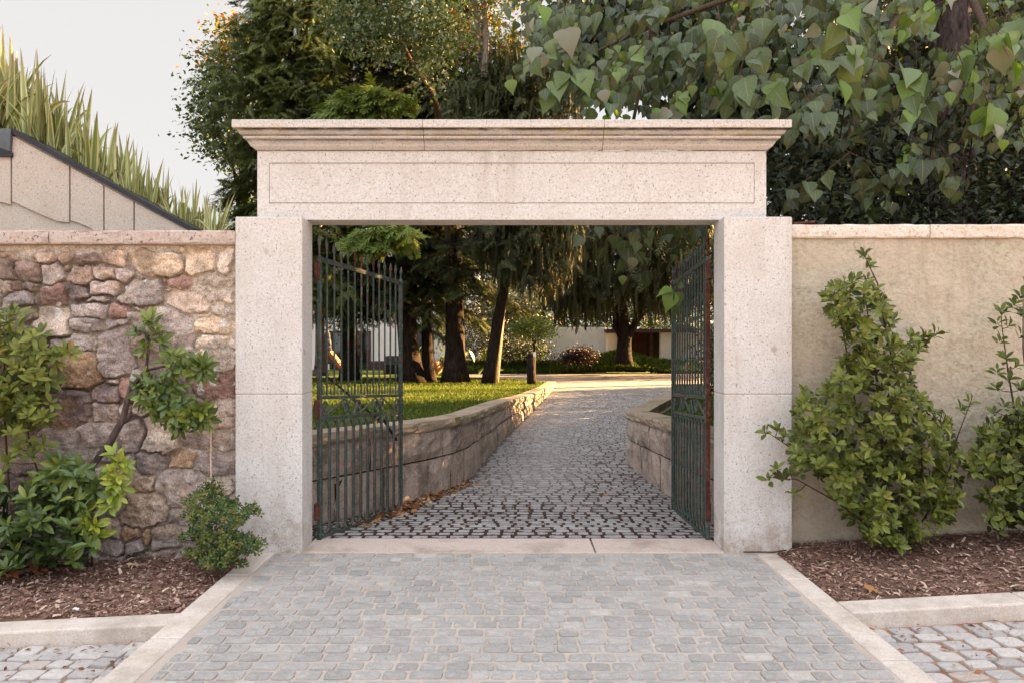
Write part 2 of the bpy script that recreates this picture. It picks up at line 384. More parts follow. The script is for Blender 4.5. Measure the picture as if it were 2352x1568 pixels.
LOW = (np.array([(-.5, -.42, -.05), (-.42, -.5, -.05), (.42, -.5, -.05), (.5, -.42, -.05), (.5, .42, -.05), (.42, .5, -.05), (-.42, .5, -.05), (-.5, .42, -.05)]
      +[(-.47, -.40, 0), (-.40, -.47, 0), (.40, -.47, 0), (.47, -.40, 0), (.47, .40, 0), (.40, .47, 0), (-.40, .47, 0), (-.47, .40, 0)]),
      np.array([(i, (i+1) % 8, 8+(i+1) % 8, 8+i) for i in range(8)]+[(8, 9, 14, 15), (9, 10, 13, 14), (10, 11, 12, 13)]), np.zeros((0, 3), int))
def setts(name, items, mat, tmpl, kind='structure'):
    """items: x,y,z,w,h,rot,tint"""
    A = np.array(items); Vs = []; Q = []; T3 = []; tq = []; tt = []; off = 0
    which = np.random.default_rng(3).integers(0, len(tmpl), len(A))
    for k, (tv, q, t) in enumerate(tmpl):
        a = A[which == k]; N = len(a)
        if not N: continue
        lx = tv[None, :, 0]*a[:, 3:4]; ly = tv[None, :, 1]*a[:, 4:5]; c, s = np.cos(a[:, 5:6]), np.sin(a[:, 5:6])
        tl = np.random.default_rng(k).normal(0, .02, (N, 2))
        V = np.stack([a[:, 0:1]+lx*c-ly*s, a[:, 1:2]+lx*s+ly*c, a[:, 2:3]+tv[None, :, 2]+lx*tl[:, :1]+ly*tl[:, 1:]], -1)
        o = (np.arange(N)*len(tv))[:, None, None]+off
        Q.append((q[None]+o).reshape(-1, 4)); tq.append(np.repeat(a[:, 6], len(q)))
        if len(t): T3.append((t[None]+o).reshape(-1, 3)); tt.append(np.repeat(a[:, 6], len(t)))
        Vs.append(V.reshape(-1, 3)); off += N*len(tv)
    g = [np.concatenate(Q)]; ti = [np.concatenate(tq)]
    if T3: g.append(np.concatenate(T3)); ti.append(np.concatenate(tt))
    o = np_mesh(name, np.concatenate(Vs), g, mat, tint=np.concatenate(ti), smooth=False); o['kind'] = kind; return o
rg = np.random.default_rng(11); it = []; y = 6.115; row = 0
while y > .4:
    rh = .112+rg.normal(0, .004); x = -2.02+rg.random()*.1; wav = rg.random()*6
    while x < 2.02:
        wd = np.clip(rg.normal(.136, .018), .1, .185)
        xc = x+wd/2; lx = np.interp(y, [3.8, 6.2], [-1.84, -1.915])
        if xc-wd/2 > lx+.0 and xc+wd/2 < 1.955:
            it.append((xc, y+.006*math.sin(xc*2.2+wav), .002+rg.normal(0, .0014), wd-.011-abs(rg.normal(0, .0035)), rh-.0075-abs(rg.normal(0, .0025)), rg.normal(0, .018), np.clip(rg.beta(2.2, 2.6)+(.3 if rg.random() < .04 else 0), 0, 1)))
        elif xc < 0 and xc+wd/2 > lx+.05:
            it.append(((lx+.008+xc+wd/2)/2, y, .002, xc+wd/2-lx-.026, rh-.016, 0, rg.random()*.8))
        elif xc > 0 and xc-wd/2 < 1.9:
            it.append(((1.95+xc-wd/2)/2, y, .002, 1.95-xc+wd/2-.024, rh-.016, 0, rg.random()*.8))
        x += wd
    y -= rh+.003; row += 1
setts('driveway_apron', it, M['sett'], ST)
V, f = grid(-2.0, 2.0, 90, .2, 6.2, 130, lambda X, Y: -.0045+.003*fbm(X*3, Y*3, 1))
struct('g', np_mesh('apron_joints', V, [f], M['grout']))['kind'] = 'structure'
# interior drive
rg = np.random.default_rng(12); it = []; it2 = []; y = 6.69; SR = [np.interp]
def xl(y): return np.interp(y, WL[:, 1], WL[:, 0])
def xr(y):
    if y < 11.07: return np.interp(y, WR[:3, 1], WR[:3, 0])
    return np.interp(y, WR[2:, 1], WR[2:, 0])
while y < 26:
    rh = .122+rg.normal(0, .004); a0 = xl(y) if y > 7.2 else -1.95; b0 = min(xr(y), 6.5) if y > 7.3 else 1.95; x = a0+rg.random()*.08; wav = rg.random()*6
    while x < b0+.05:
        wd = np.clip(rg.normal(.148, .02), .1, .2)
        gp = .030 if y < 8.0 else (.020 if y < 10.5 else .013)
        d = (x+wd/2, y+.02*math.sin(x*.8+1)+rg.normal(0, .002), float(gd(y))+.0022+rg.normal(0, .0012), wd-gp*.8-abs(rg.normal(0, .005)), rh-gp*1.2-abs(rg.normal(0, .004)), rg.normal(0, .014), rg.beta(2.5, 2.2))
        (it if y < 10.5 else it2).append(d); x += wd
    y += rh+.003
setts('inner_driveway', it, M['sett_in'], ST); setts('inner_driveway_far', it2, M['sett_in'], [LOW])
V, f = grid(-2.6, 9, 60, 6.55, 34, 500, lambda X, Y: gd(Y)-.0012+.001*fbm(X*2, Y*2, 2))
struct('g', np_mesh('driveway_bed', V, [f], M['grout_dark']))['kind'] = 'structure'
M['drive_far'] = plain('far_setts', (.20, .19, .188), .85, .2, .35, 14)
V, f = grid(-1, 30, 40, 25.9, 34, 40, lambda X, Y: .004+X*0)
np_mesh('driveway_far_end', V, [f], M['drive_far'])['kind'] = 'structure'
V, f = grid(-40, 60, 60, 33.5, 41.5, 20, lambda X, Y: .010+.0*X)
np_mesh('road', V, [f], M['road'])['kind'] = 'structure'
# lawns
def lawnx(X, Y):
    t = (X+18)/18; e = np.interp(Y, WL[:, 1], WL[:, 0])-.12; e = np.where(Y > 29, 1.5-(Y-29)*.45, e); return -18+(e+18)*t, Y
V, f = grid(-18, 0, 50, 6.75, 35, 90, lambda X, Y: lz(Y)-.045+.03*fbm(X*.7, Y*.7, 3, 3), lawnx)
np_mesh('lawn', V, [f], M['turf'])['kind'] = 'structure'
V, f = grid(-40, -3, 20, 34, 60, 20, lambda X, Y: .03+0*X)
np_mesh('far_lawn', V, [f], M['turf'])['kind'] = 'structure'
def lawnr(X, Y):
    t = X; e = np.interp(Y, np.r_[WR[:3, 1], WR[3:, 1]], np.r_[WR[:3, 0], WR[3:, 0]])+.12; return e+(16-e)*t, Y
V, f = grid(0, 1, 50, 6.8, 26, 50, lambda X, Y: .56-.012*(Y-11)+.03*fbm(X, Y, 3, 3), lawnr)
np_mesh('right_lawn', V, [f], M['turf'])['kind'] = 'structure'
def bankz(X, Y):
    b = .02+.5*np.clip((Y-41.0)/2.6, 0, 1)**.8
    return b+.75*np.exp(-((X-6.0)/1.7)**2-((Y-42.2)/1.3)**2)+.05*fbm(X, Y, 4)
V, f = grid(-4, 45, 200, 40.7, 52, 40, bankz)
np_mesh('grass_bank', V, [f], M['turf'])['kind'] = 'structure'
# ---------------------------------------------------------------- kerbs, street
def kerb_run(name, mat, pts, w, zt, depth, lens, side, label):
    """pts: inner edge line (2 points), w width to `side`"""
    a, b = np.array(pts[0], float), np.array(pts[1], float); L = np.linalg.norm(b-a); d = (b-a)/L; nrm = np.array((-d[1], d[0]))*side
    mb = MB(); s = 0; i = 0
    while s < L-.02:
        e = min(L, s+lens[i % len(lens)]); i += 1
        mb.box(s+.003, e-.003, 0, w, -depth, 0, .012, 2, T=lambda v: (a[0]+d[0]*v[0]+nrm[0]*v[1], a[1]+d[1]*v[0]+nrm[1]*v[1], v[2]+zt(a[0]+d[0]*v[0])))
        s = e
    o = mb.build(name, mat); o['kind'] = 'structure'; return o
zl = lambda x: -.042*(abs(x)-2.05) if x < -2.05 else 0
zr = lambda x: .05*(x-2.13) if x > 2.13 else 0
kerb_run('driveway_kerb_left', M['kerb'], ((-1.845, .3), (-1.915, 6.2)), .185, lambda x: .004, .25, [1.4, 1.1, 1.6, 1.2], 1, '')
kerb_run('driveway_kerb_right', M['kerb'], ((1.955, .3), (1.957, 6.2)), .17, lambda x: .004, .25, [1.2, 1.5, 1.1, 1.4], -1, '')
kerb_run('street_kerb_left', M['kerb'], ((-2.05, 4.83), (-9.05, 4.68)), .2, lambda x: zl(x), .3, [1.5, 1.2, 1.7], 1, '')
kerb_run('street_kerb_right', M['kerb'], ((2.128, 5.04), (9.1, 5.12)), .215, lambda x: zr(x), .3, [1.15, 1.5, 1.3], -1, '')
rg = np.random.default_rng(13); it = []
for sgn in (-1, 1):
    y = .6; y1 = 4.60 if sgn < 0 else 4.80
    while y < y1-.04:
        rh = rg.uniform(.115, .145); x = 2.05 if sgn < 0 else 2.15; x += rg.random()*.06
        while x < 7.5:
            wd = rg.uniform(.12, .2); xc = sgn*(x+wd/2)
            zz = (-.092+zl(xc)) if sgn < 0 else (-.097+zr(xc))
            sh = .0 if sgn < 0 else 0
            it.append((xc, min(y+rh/2+.02*math.sin(x*2.1), y1-rh/2+.01), zz+rg.normal(0, .003), wd-.016, rh-.015, rg.normal(.08*sgn, .06), rg.beta(2.4, 2)))
            x += wd
        y += rh
setts('street_setts', it, M['sett_street'], ST)
for sgn in (-1, 1):
    V, f = grid(2.0, 14, 80, -8, 4.7 if sgn < 0 else 4.9, 60, lambda X, Y: (-.105+X*0))
    V[:, 2] = -.109+np.array([zl(-x) if sgn < 0 else zr(x) for x in V[:, 0]])+.004*fbm(V[:, 0]*4, V[:, 1]*4, 5); V[:, 0] *= sgn
    np_mesh('street', V, [f if sgn > 0 else f[:, ::-1]], M['grout_street'])['kind'] = 'structure'
V, f = grid(-2.1, 2.2, 4, -8, .35, 4, lambda X, Y: -.02+X*0); np_mesh('street_crossing', V, [f], M['grout'])['kind'] = 'structure'
# mulch beds
def bedz(X, Y):
    l = X < 0; ax = np.abs(X)
    t = np.clip((Y-4.9)/1.35, 0, 1)
    zk = np.where(l, -.042*(ax-2.05), .05*(ax-2.13))-.012; zw = np.where(l, -.055-.045*(ax-2.2), .03+.06*(ax-2.3))
    return zk*(1-t)+zw*t+.028*fbm(X*3, Y*3, 6)-.03*np.exp(-((ax-2.1)/.12)**2)
for sgn in (-1, 1):
    V, f = grid(2.02, 9, 140, 4.78 if sgn < 0 else 5.045, 6.45, 50, lambda X, Y: bedz(X*sgn, Y)); V[:, 0] *= sgn
    np_mesh('mulch_bed', V, [f if sgn > 0 else f[:, ::-1]], M['soil'])['kind'] = 'structure'
# ================================================================ STONE GATEWAY
gate_way = empty('stone_gateway', (0, 6.35, 0), 'pale granite gateway of two square piers under a long lintel with moulded cornice', 'gateway')
for x0, x1 in ((-2.235, -1.694), (1.712, 2.263)):
    p = MB().box(x0+.004, x1-.004, 6.204, 6.516, -.2, 2.701).build('pillar', M['granite_joint'], gate_way)
    MB().box(x0, x1, 6.2, 6.52, -.25, 1.2735, .008, 2).build('lower_block', M['granite'], p)
    MB().box(x0, x1, 6.2, 6.52, 1.2765, 2.705, .008, 2).build('upper_block', M['granite'], p)
XL, XR, YF, ZB, ZT = -2.109, 2.105, 6.36, 2.705, 3.2756
lin = MB().box(XL, XR, YF+.012, 6.655, ZB, ZT).build('lintel', M['granite'], gate_way)
# raised border and panel leave a fine sunk line between them
px0, px1, pz0, pz1 = gx(618, YF), gx(1733, YF), gz(468.5, YF), gz(374, YF); g_ = .012
mb = MB(); mb.box(XL, XR, YF, YF+.014, pz1, ZT-.0); mb.box(XL, XR, YF, YF+.014, ZB, pz0)
mb.box(XL, px0, YF, YF+.014, pz0, pz1); mb.box(px1, XR, YF, YF+.014, pz0, pz1)
mb.build('border', M['granite'], lin)
mb = MB(); mb.box(px0+.004, px1-.004, YF+.002, YF+.014, pz0+g_, pz1-g_); mb.build('panel', M['granite'], lin)
cx, cz, cr_ = gx(1181, YF), gz(429, YF), 38/F*YF
mb = MB(); n = 40; ring = [(cx+cr_*math.cos(2*math.pi*i/n), cz+cr_*math.sin(2*math.pi*i/n)) for i in range(n)]
mb.prism(ring, lambda a, b: (a, YF-.003, b), lambda a, b: (a, YF+.006, b)); mb.build('roundel', M['granite'], lin)
mb = MB(); mb.box(px0+.02, px1-.02, YF+.004, YF+.012, pz0+.001, pz0+g_-.001)
prof = [(.153, 3.491), (.156, 3.485), (.156, 3.432), (.150, 3.425), (.126, 3.419), (.121, 3.405), (.110, 3.388), (.094, 3.378), (.090, 3.372), (.089, 3.360), (.066, 3.353), (.058, 3.330), (.040, 3.304), (.020, 3.289), (.012, 3.284), (.012, 3.2756)]
def cornice(x0, x1, mitre0, mitre1):
    """profile swept along the front, returned at outer ends"""
    v = []; f = []; m = len(prof)
    cols = []
    if mitre0: cols.append([(x0-o, 6.655, z) for o, z in prof])
    cols.append([(x0-(o if mitre0 else 0), YF-o, z) for o, z in prof])
    for i in range(1, 12): cols.append([(x0+(x1-x0)*i/12, YF-o+.0015*math.sin(i*3.1), z+.001*math.sin(i*1.7)) for o, z in prof])
    cols.append([(x1+(o if mitre1 else 0), YF-o, z) for o, z in prof])
    if mitre1: cols.append([(x1+o, 6.655, z) for o, z in prof])
    for c in cols: v += c
    for i in range(len(cols)-1):
        for k in range(m-1): f.append((i*m+k, i*m+k+1, (i+1)*m+k+1, (i+1)*m+k))
    b = len(v); top = [c[0] for c in cols]; bot = [c[-1] for c in cols]
    bk = [(x0-(.153 if mitre0 else 0), 6.655, 3.491), (x1+(.153 if mitre1 else 0), 6.655, 3.491)]
    v += top+bk; t = len(top)
    f.append(tuple(range(b, b+t))+(b+t+1, b+t))
    b2 = len(v); v += [cols[0][0], *cols[0]]
    if not mitre0: v += [(x0, 6.655, 3.2756), (x0, 6.655, 3.491)]; f.append(tuple(range(b2+1, len(v))))
    b3 = len(v)
    if not mitre1: v += list(cols[-1])+[(x1, 6.655, 3.2756), (x1, 6.655, 3.491)]; f.append(tuple(range(b3, len(v))))
    mb = MB(); mb.add(v, f); return mb
j1, j2 = gx(971, 6.21), gx(1388, 6.21)
cornice(XL, j1-.002, True, False).build('cornice_block', M['cornice'], gate_way)
cornice(j1+.002, j2-.002, False, False).build('cornice_block', M['cornice'], gate_way)
cornice(j2+.002, XR, False, True).build('cornice_block', M['cornice'], gate_way)
jx = gx(1362, 6.4)
MB().box(-1.70, jx-.006, 6.19, 6.63, -.2, .006, .008, 2).build('threshold_slab', M['threshold'], gate_way)
MB().box(jx+.006, 1.715, 6.19, 6.63, -.2, .006, .008, 2).build('threshold_slab', M['threshold'], gate_way)
# ================================================================ IRON GATE LEAVES
def gate_leaf(H, E, label, mirror):
    H = np.array(H, float); E = np.array(E, float); L = np.linalg.norm(E-H); d = (E-H)/L; nr = np.array((-d[1], d[0]))*(1 if not mirror else -1)
    sag = .09
    T = lambda v: Vector((H[0]+d[0]*v[0]+nr[0]*v[1], H[1]+d[1]*v[0]+nr[1]*v[1], v[2]-sag*v[0]/L))
    root = empty('iron_gate', (H[0], H[1], 0), label, 'gate', 'open iron gate leaves')
    I = M['iron']
    Z0, Z1, Z2, Z3 = .02, 1.043, 1.222, 2.405
    MB().box(0, .035, -.018, .018, .0, 2.43, .004, 1, T).build('stile', I, root)
    MB().box(L-.035, L, -.018, .018, .0, 2.40, .004, 1, T).build('stile', I, root)
    MB().tube([(L-.0175, 0, 2.385), (L-.0175, 0, 2.40), (L-.0175, 0, 2.425), (L-.0175, 0, 2.44)], [.018, .032, .03, .012], 8, T).build('finial_knob', I, root)
    for z, h in ((Z0, .03), (Z1, .028), (Z2, .028), (Z3, .042)):
        MB().box(.036, L-.036, -.008, .008, z-h/2, z+h/2, .002, 1, T).build('rail', I, root)
    nb = 13; sp = (L-.035)/nb
    for i in range(nb+1):
        s = .0175+i*sp; jit = random.uniform(-.012, .012)
        if 0 < i < nb:
            b = MB().tube([(s, 0, Z2+.018), (s+jit*.2, 0, (Z2+Z3)/2), (s, 0, Z3-.022)], .0098, 6, T, ph=.5).build('bar', I, root)
        else: b = root
        t0 = Z3+.022 if 0 < i < nb else (Z3+.028 if i == 0 else 2.442)
        ln = .2 if i in (0, 1) else random.uniform(.135, .165)
        w_ = .017 if random.random() < .8 else .011
        MB().tube([(s, 0, t0), (s+jit*.3, 0, t0+ln*.35), (s+jit*.6, 0, t0+ln*.55), (s+jit, 0, t0+ln*.78), (s+jit*1.5, 0, t0+ln)], [.009, .008, w_, w_*.6, .002], 4, T).build('spear_tip', M['rust'] if random.random() < .22 else I, b)
        if i < nb:
            sm = s+sp/2
            MB().tube([(sm, 0, Z2+.0175), (sm, 0, Z2+.07), (sm+jit*.3, 0, Z2+.118)], [.008, .0085, .002], 4, T).build('short_spike', I, root)
            MB().tube([(sm, 0, Z0+.0155), (sm, 0, Z0+.06), (sm+jit*.3, 0, Z0+.10)], [.007, .0075, .002], 4, T).build('short_spike', I, root)
    # S scrolls and ring between the two middle rails
    hb, ht = Z1+.0175, Z2-.0175; h = ht-hb; Rr = h/2-.004
    def scroll(s0, w, flip):
        c1 = (Rr, h/2); p = []
        for k in range(34):
            t = k/33; th = R(-200+490*t); r = .016+(Rr-.016)*t**.7
            p.append((c1[0]+r*math.cos(th)*.82, c1[1]+r*math.sin(th)))
        p2 = [(w-x, h-z) for x, z in p[::-1]]; q = p+p2
        if flip: q = [(w-x, z) for x, z in q]
        return [(s0+x, 0, hb+z) for x, z in q]
    u = (L-.09)/3.28
    for s0, w_, fl in ((.045, u, False), (.045+u*1.27, u, False), (.045+u*2.27, u, True)):
        MB().tube(scroll(s0, w_, fl), .0095, 5, T).build('scroll', I, root)
    cs = .045+u*1.135
    MB().tube([(cs+u*.125*math.cos(a), 0, (hb+ht)/2+Rr*math.sin(a)) for a in np.linspace(0, 2*math.pi, 25)[:-1]], .0085, 5, T, closed=True).build('ring', I, root)
    # long upright loops below
    nl = 11; lp = (L-.08)/nl
    for i in range(nl):
        c = .04+lp*(i+.5); r = lp/2-.0105; zb, zt = Z0+.016+r*1.3, Z1-.018-r*1.5
        p = [(c+r*math.cos(a), 0, zt+(r*1.5-.009)*math.sin(a)) for a in np.linspace(0, math.pi, 13)]+[(c-r, 0, zt*.66+zb*.34), (c-r, 0, zt*.33+zb*.67)]+[(c+r*math.cos(a), 0, zb+(r*1.3-.009)*math.sin(a)) for a in np.linspace(math.pi, 2*math.pi, 11)]+[(c+r, 0, zt*.33+zb*.67), (c+r, 0, zt*.66+zb*.34)]
        MB().tube(p, .0098, 5, T, closed=True).build('loop_bar', I, root)
    # rusty hinges on the pier
    for z in (2.30, 1.13, .25):
        hg = MB().tube([(-.012, 0, z-.075), (-.012, 0, z+.075)], .021, 8, T).build('hinge', M['rust'], root)
        MB().box(-.055, -.03, -.012, .012, z-.07, z+.07, .004, 1, T).build('hinge_plate', M['rust'], hg)
    if mirror: MB().box(-.004, .0, -.019, .019, .30, 2.2, 0, 1, T).build('rust_strip', M['rust'], root)
    return root, T, L
GL, TL, LL = gate_leaf((-1.655, 6.565), (-1.172, 8.14), 'green iron gate leaf with spear tips, swung inward beside the rubble wall', False)
GR, TR_, LR = gate_leaf((1.675, 6.565), (1.715, 8.19), 'green iron gate leaf folded back edge-on against the pier beside the plastered wall', True)
# stay rod behind the left leaf
mb = MB().tube([(.03, .05, 1.49), (LL*.77, .05, .96)], .011, 8, TL); mb.build('stay_rod', M['black_metal'], GL)
MB().tube([(LL*.80, .05, .985), (LL*.99, .05, .75)], .014, 8, TL).build('stay_rod', M['black_metal'], GL)
# ================================================================ RETAINING WALLS
def garden_wall(root, line, topf, gf, mat, cmat, cop=.115, cw=.30, seed=1, th=.35):
    rg = np.random.default_rng(seed); P = np.array(line, float); seg = np.linalg.norm(np.diff(P, axis=0), axis=1); S = np.r_[0, np.cumsum(seg)]; Lt = S[-1]
    def pos(s): return np.array([np.interp(s, S, P[:, 0]), np.interp(s, S, P[:, 1])])
    def nrm(s):
        a, b = pos(max(0, s-.15)), pos(min(Lt, s+.15)); t = (b-a)/np.linalg.norm(b-a); return np.array((t[1], -t[0]))*SG[0]
    mb = MB()
    def block(s0, s1, za, zb, off, thick, bump, mb):
        m = max(2, int((s1-s0)/.12)+1); ss = np.linspace(s0, s1, m); nz = 5; v = []; f = []
        for j, s in enumerate(ss):
            p = pos(s); n = nrm(s); a0, a1 = za(s), zb(s)
            for k in range(nz):
                t = k/(nz-1); edge = (j in (0, m-1)) or (k in (0, nz-1))
                o = off+(-.012 if edge else bump)+rg.normal(0, .007)
                v.append((p[0]+n[0]*o, p[1]+n[1]*o, a0+(a1-a0)*t))
            v.append((p[0]-n[0]*thick, p[1]-n[1]*thick, a1)); v.append((p[0]-n[0]*thick, p[1]-n[1]*thick, a0))
        w_ = nz+2
        for j in range(m-1):
            for k in range(w_):
                k2 = (k+1) % w_; f.append((j*w_+k, (j+1)*w_+k, (j+1)*w_+k2, j*w_+k2))
        f.append(tuple(range(w_))); f.append(tuple((m-1)*w_+k for k in range(w_))[::-1]); mb.add(v, f)
    mid = lambda s: gf(s)+(topf(s)-cop-gf(s))*.56
    for lo, hi, l0, l1 in ((lambda s: gf(s)-.12, lambda s: mid(s)-.010, .4, .8), (lambda s: mid(s)+.008, lambda s: topf(s)-cop-.006, .35, .85)):
        s = -rg.random()*.4
        while s < Lt-.02:
            e = s+rg.uniform(l0, l1); a = max(0, s)+.010; b = min(Lt, e)-.010
            if b-a > .05: block(a, b, lo, hi, rg.normal(0, .006), th, .012, mb)
            s = e
    mb.build('block_courses', mat, root)
    s = 0
    while s < Lt-.02:
        e = min(Lt, s+rg.uniform(.7, 1.5)); mb = MB(); block(s+.003, e-.003, lambda q: topf(q)-cop, lambda q: topf(q), .022, cw, .006, mb); mb.build('coping_stone', cmat, root); s = e
    # mortar core
    mb = MB(); block(.01, Lt-.01, lambda q: gf(q)-.1, lambda q: topf(q)-cop-.01, -.03, th-.05, 0, mb); mb.build('mortar_core', M['void'], root)
    return S, pos
SG = [1]
seg = np.r_[0, np.cumsum(np.linalg.norm(np.diff(WL, axis=0), axis=1))]
gwl = empty('retaining_wall', (WL[0][0], WL[0][1], 0), 'low curved granite block wall with mossy coping holding up the sunlit lawn', 'garden wall')
yl = lambda s: np.interp(s, seg, WL[:, 1])
garden_wall(gwl, WL, lambda s: float(lz(yl(s))), lambda s: float(gd(yl(s))), M['rough_granite'], M['mossy_granite'], seed=2)
SG = [-1]
seg2 = np.r_[0, np.cumsum(np.linalg.norm(np.diff(WR, axis=0), axis=1))]
gwr = empty('retaining_wall', (WR[2][0], WR[2][1], 0), 'low granite block wall with a sharp corner beside the folded back gate leaf', 'garden wall')
yr = lambda s: np.interp(s, seg2, WR[:, 1])
garden_wall(gwr, WR, lambda s: float(np.interp(yr(s), [7, 8.6, 11.07, 16, 22.5], [.82, .79, .70, .685, .5])), lambda s: float(gd(yr(s))), M['rough_granite'], M['mossy_granite'], seed=5)
# ================================================================ RUBBLE WALL (left)
Ts, G_, B_, R_, Y_, P_, D_, O_ = (.36, .275, .215), (.30, .245, .215), (.235, .17, .14), (.28, .17, .135), (.46, .35, .25), (.47, .385, .31), (.16, .12, .108), (.38, .25, .155)
s5 = [(70,310,150,70,Ts),(330,330,160,80,Ts),(505,330,110,85,Ts),(655,350,180,85,B_),(870,345,200,95,Ts),(1160,375,370,165,Y_),(1385,280,75,65,Y_),(1480,360,220,210,Y_),(1680,350,95,200,P_),
(55,420,130,160,B_),(205,415,170,165,B_),(400,435,185,145,G_),(520,410,60,70,B_),(610,450,175,135,B_),(780,440,160,105,Ts),(935,460,145,115,G_),(1040,480,95,75,Ts),
(50,555,75,85,Ts),(115,530,85,75,R_),(230,540,145,70,B_),(390,600,195,155,R_),(600,590,135,105,D_),(780,555,230,95,G_),(1050,565,300,180,G_),(1110,495,110,60,Ts),(1210,505,65,65,R_),(1340,510,210,85,R_),(1590,510,250,95,P_),(1260,570,95,45,Ts),(1430,560,60,55,P_),(1510,580,105,50,P_),(1660,605,135,75,P_),
(10,620,50,120,Ts),(150,640,215,125,G_),(285,640,75,85,B_),(700,640,200,55,G_),(670,715,270,115,G_),(895,720,130,125,R_),(1050,690,140,60,G_),(1390,650,300,175,Ts),(1550,640,65,75,P_),(1620,660,110,45,P_),(1650,710,165,105,P_),
(400,800,245,215,Ts),(190,740,165,95,B_),(640,820,280,105,G_),(1190,780,420,180,G_),(870,810,175,75,G_),(1570,830,310,135,Y_),(1480,750,145,45,P_),(550,760,80,40,G_),
(560,960,320,115,G_),(90,900,200,150,B_),(300,960,140,90,B_),(705,970,75,160,Ts),(850,1030,240,335,G_),(1010,960,125,155,Ts),(1220,945,190,150,Ts),(1370,930,135,145,B_),(1560,950,250,115,P_),(1475,895,65,75,Ts),(1700,970,60,75,P_),
(610,1160,285,285,O_),(430,1200,135,210,B_),(1640,1095,185,145,Ts),(1450,1060,150,100,P_),(1340,1230,170,210,D_),(1590,1265,295,195,R_),(825,1245,120,75,Ts),(775,1330,215,135,D_),(930,1290,95,200,R_),(1050,1200,130,110,G_),(620,1310,150,60,B_),
(510,1430,325,245,D_),(770,1470,165,155,G_),(905,1470,85,160,G_),(680,1440,40,80,Ts),(1640,1420,185,135,Ts),(1200,1360,220,210,D_),(1050,1400,150,150,G_),(1470,1400,120,130,Ts),
(100,1050,180,120,B_),(260,1080,140,120,B_),(80,1200,200,150,B_),(280,1260,160,170,B_),(110,1400,220,180,B_)]
s6 = [(345,225,235,155,G_),(570,185,225,150,G_),(740,195,135,145,G_),(900,200,195,180,P_),(1080,215,165,120,G_),(1255,220,110,130,G_),(1235,130,140,75,Ts),(435,325,105,85,G_),(370,340,95,105,B_),(600,300,135,95,G_),(720,330,75,75,G_),(850,345,175,120,G_),(1020,335,155,105,O_),(1200,345,215,155,G_),
(780,455,195,110,Ts),(1015,485,275,215,G_),(1220,470,140,100,P_),(800,600,270,205,Ts),(1010,630,175,105,G_),(630,710,115,105,Ts),(735,725,95,85,O_),(810,755,65,75,O_),(890,680,75,60,Ts),(930,745,175,125,G_),(1060,790,85,75,G_),(1160,700,140,110,G_),(1250,790,120,110,G_),(1160,590,130,100,Ts),
(640,800,120,80,G_),(740,800,115,75,G_),(850,865,230,65,Ts),(60,350,200,120,B_),(150,470,200,110,B_),(130,580,105,95,B_),(215,590,145,145,B_),(150,690,170,110,B_),(50,700,120,140,B_),(400,600,220,160,B_),(480,750,170,130,B_),(260,820,220,110,B_),(70,830,180,110,B_),(620,890,160,70,G_),(1030,880,150,80,G_),(1240,890,150,80,Ts),(350,480,190,120,B_),(520,450,150,130,G_),(640,560,120,110,G_)]
st = [(x*.3125, 490+yy*.3125, w_*.3125, h*.3125, c) for x, yy, w_, h, c in s5]+[(x*.4141, 918.75+yy*.4141, w_*.4141, h*.4141, c) for x, yy, w_, h, c in s6]
rg = np.random.default_rng(21); yy = 600
while yy < 1420:                                   # off-frame continuation
    h = rg.uniform(28, 60); x = -30-rg.random()*30
    while x > -620:
        w_ = rg.uniform(40, 110); st.append((x-w_/2, yy+rg.normal(0, 6), w_, h*1.02, [Ts, G_, B_, R_, D_, G_, B_][rg.integers(7)])); x -= w_*1.0
    yy += h
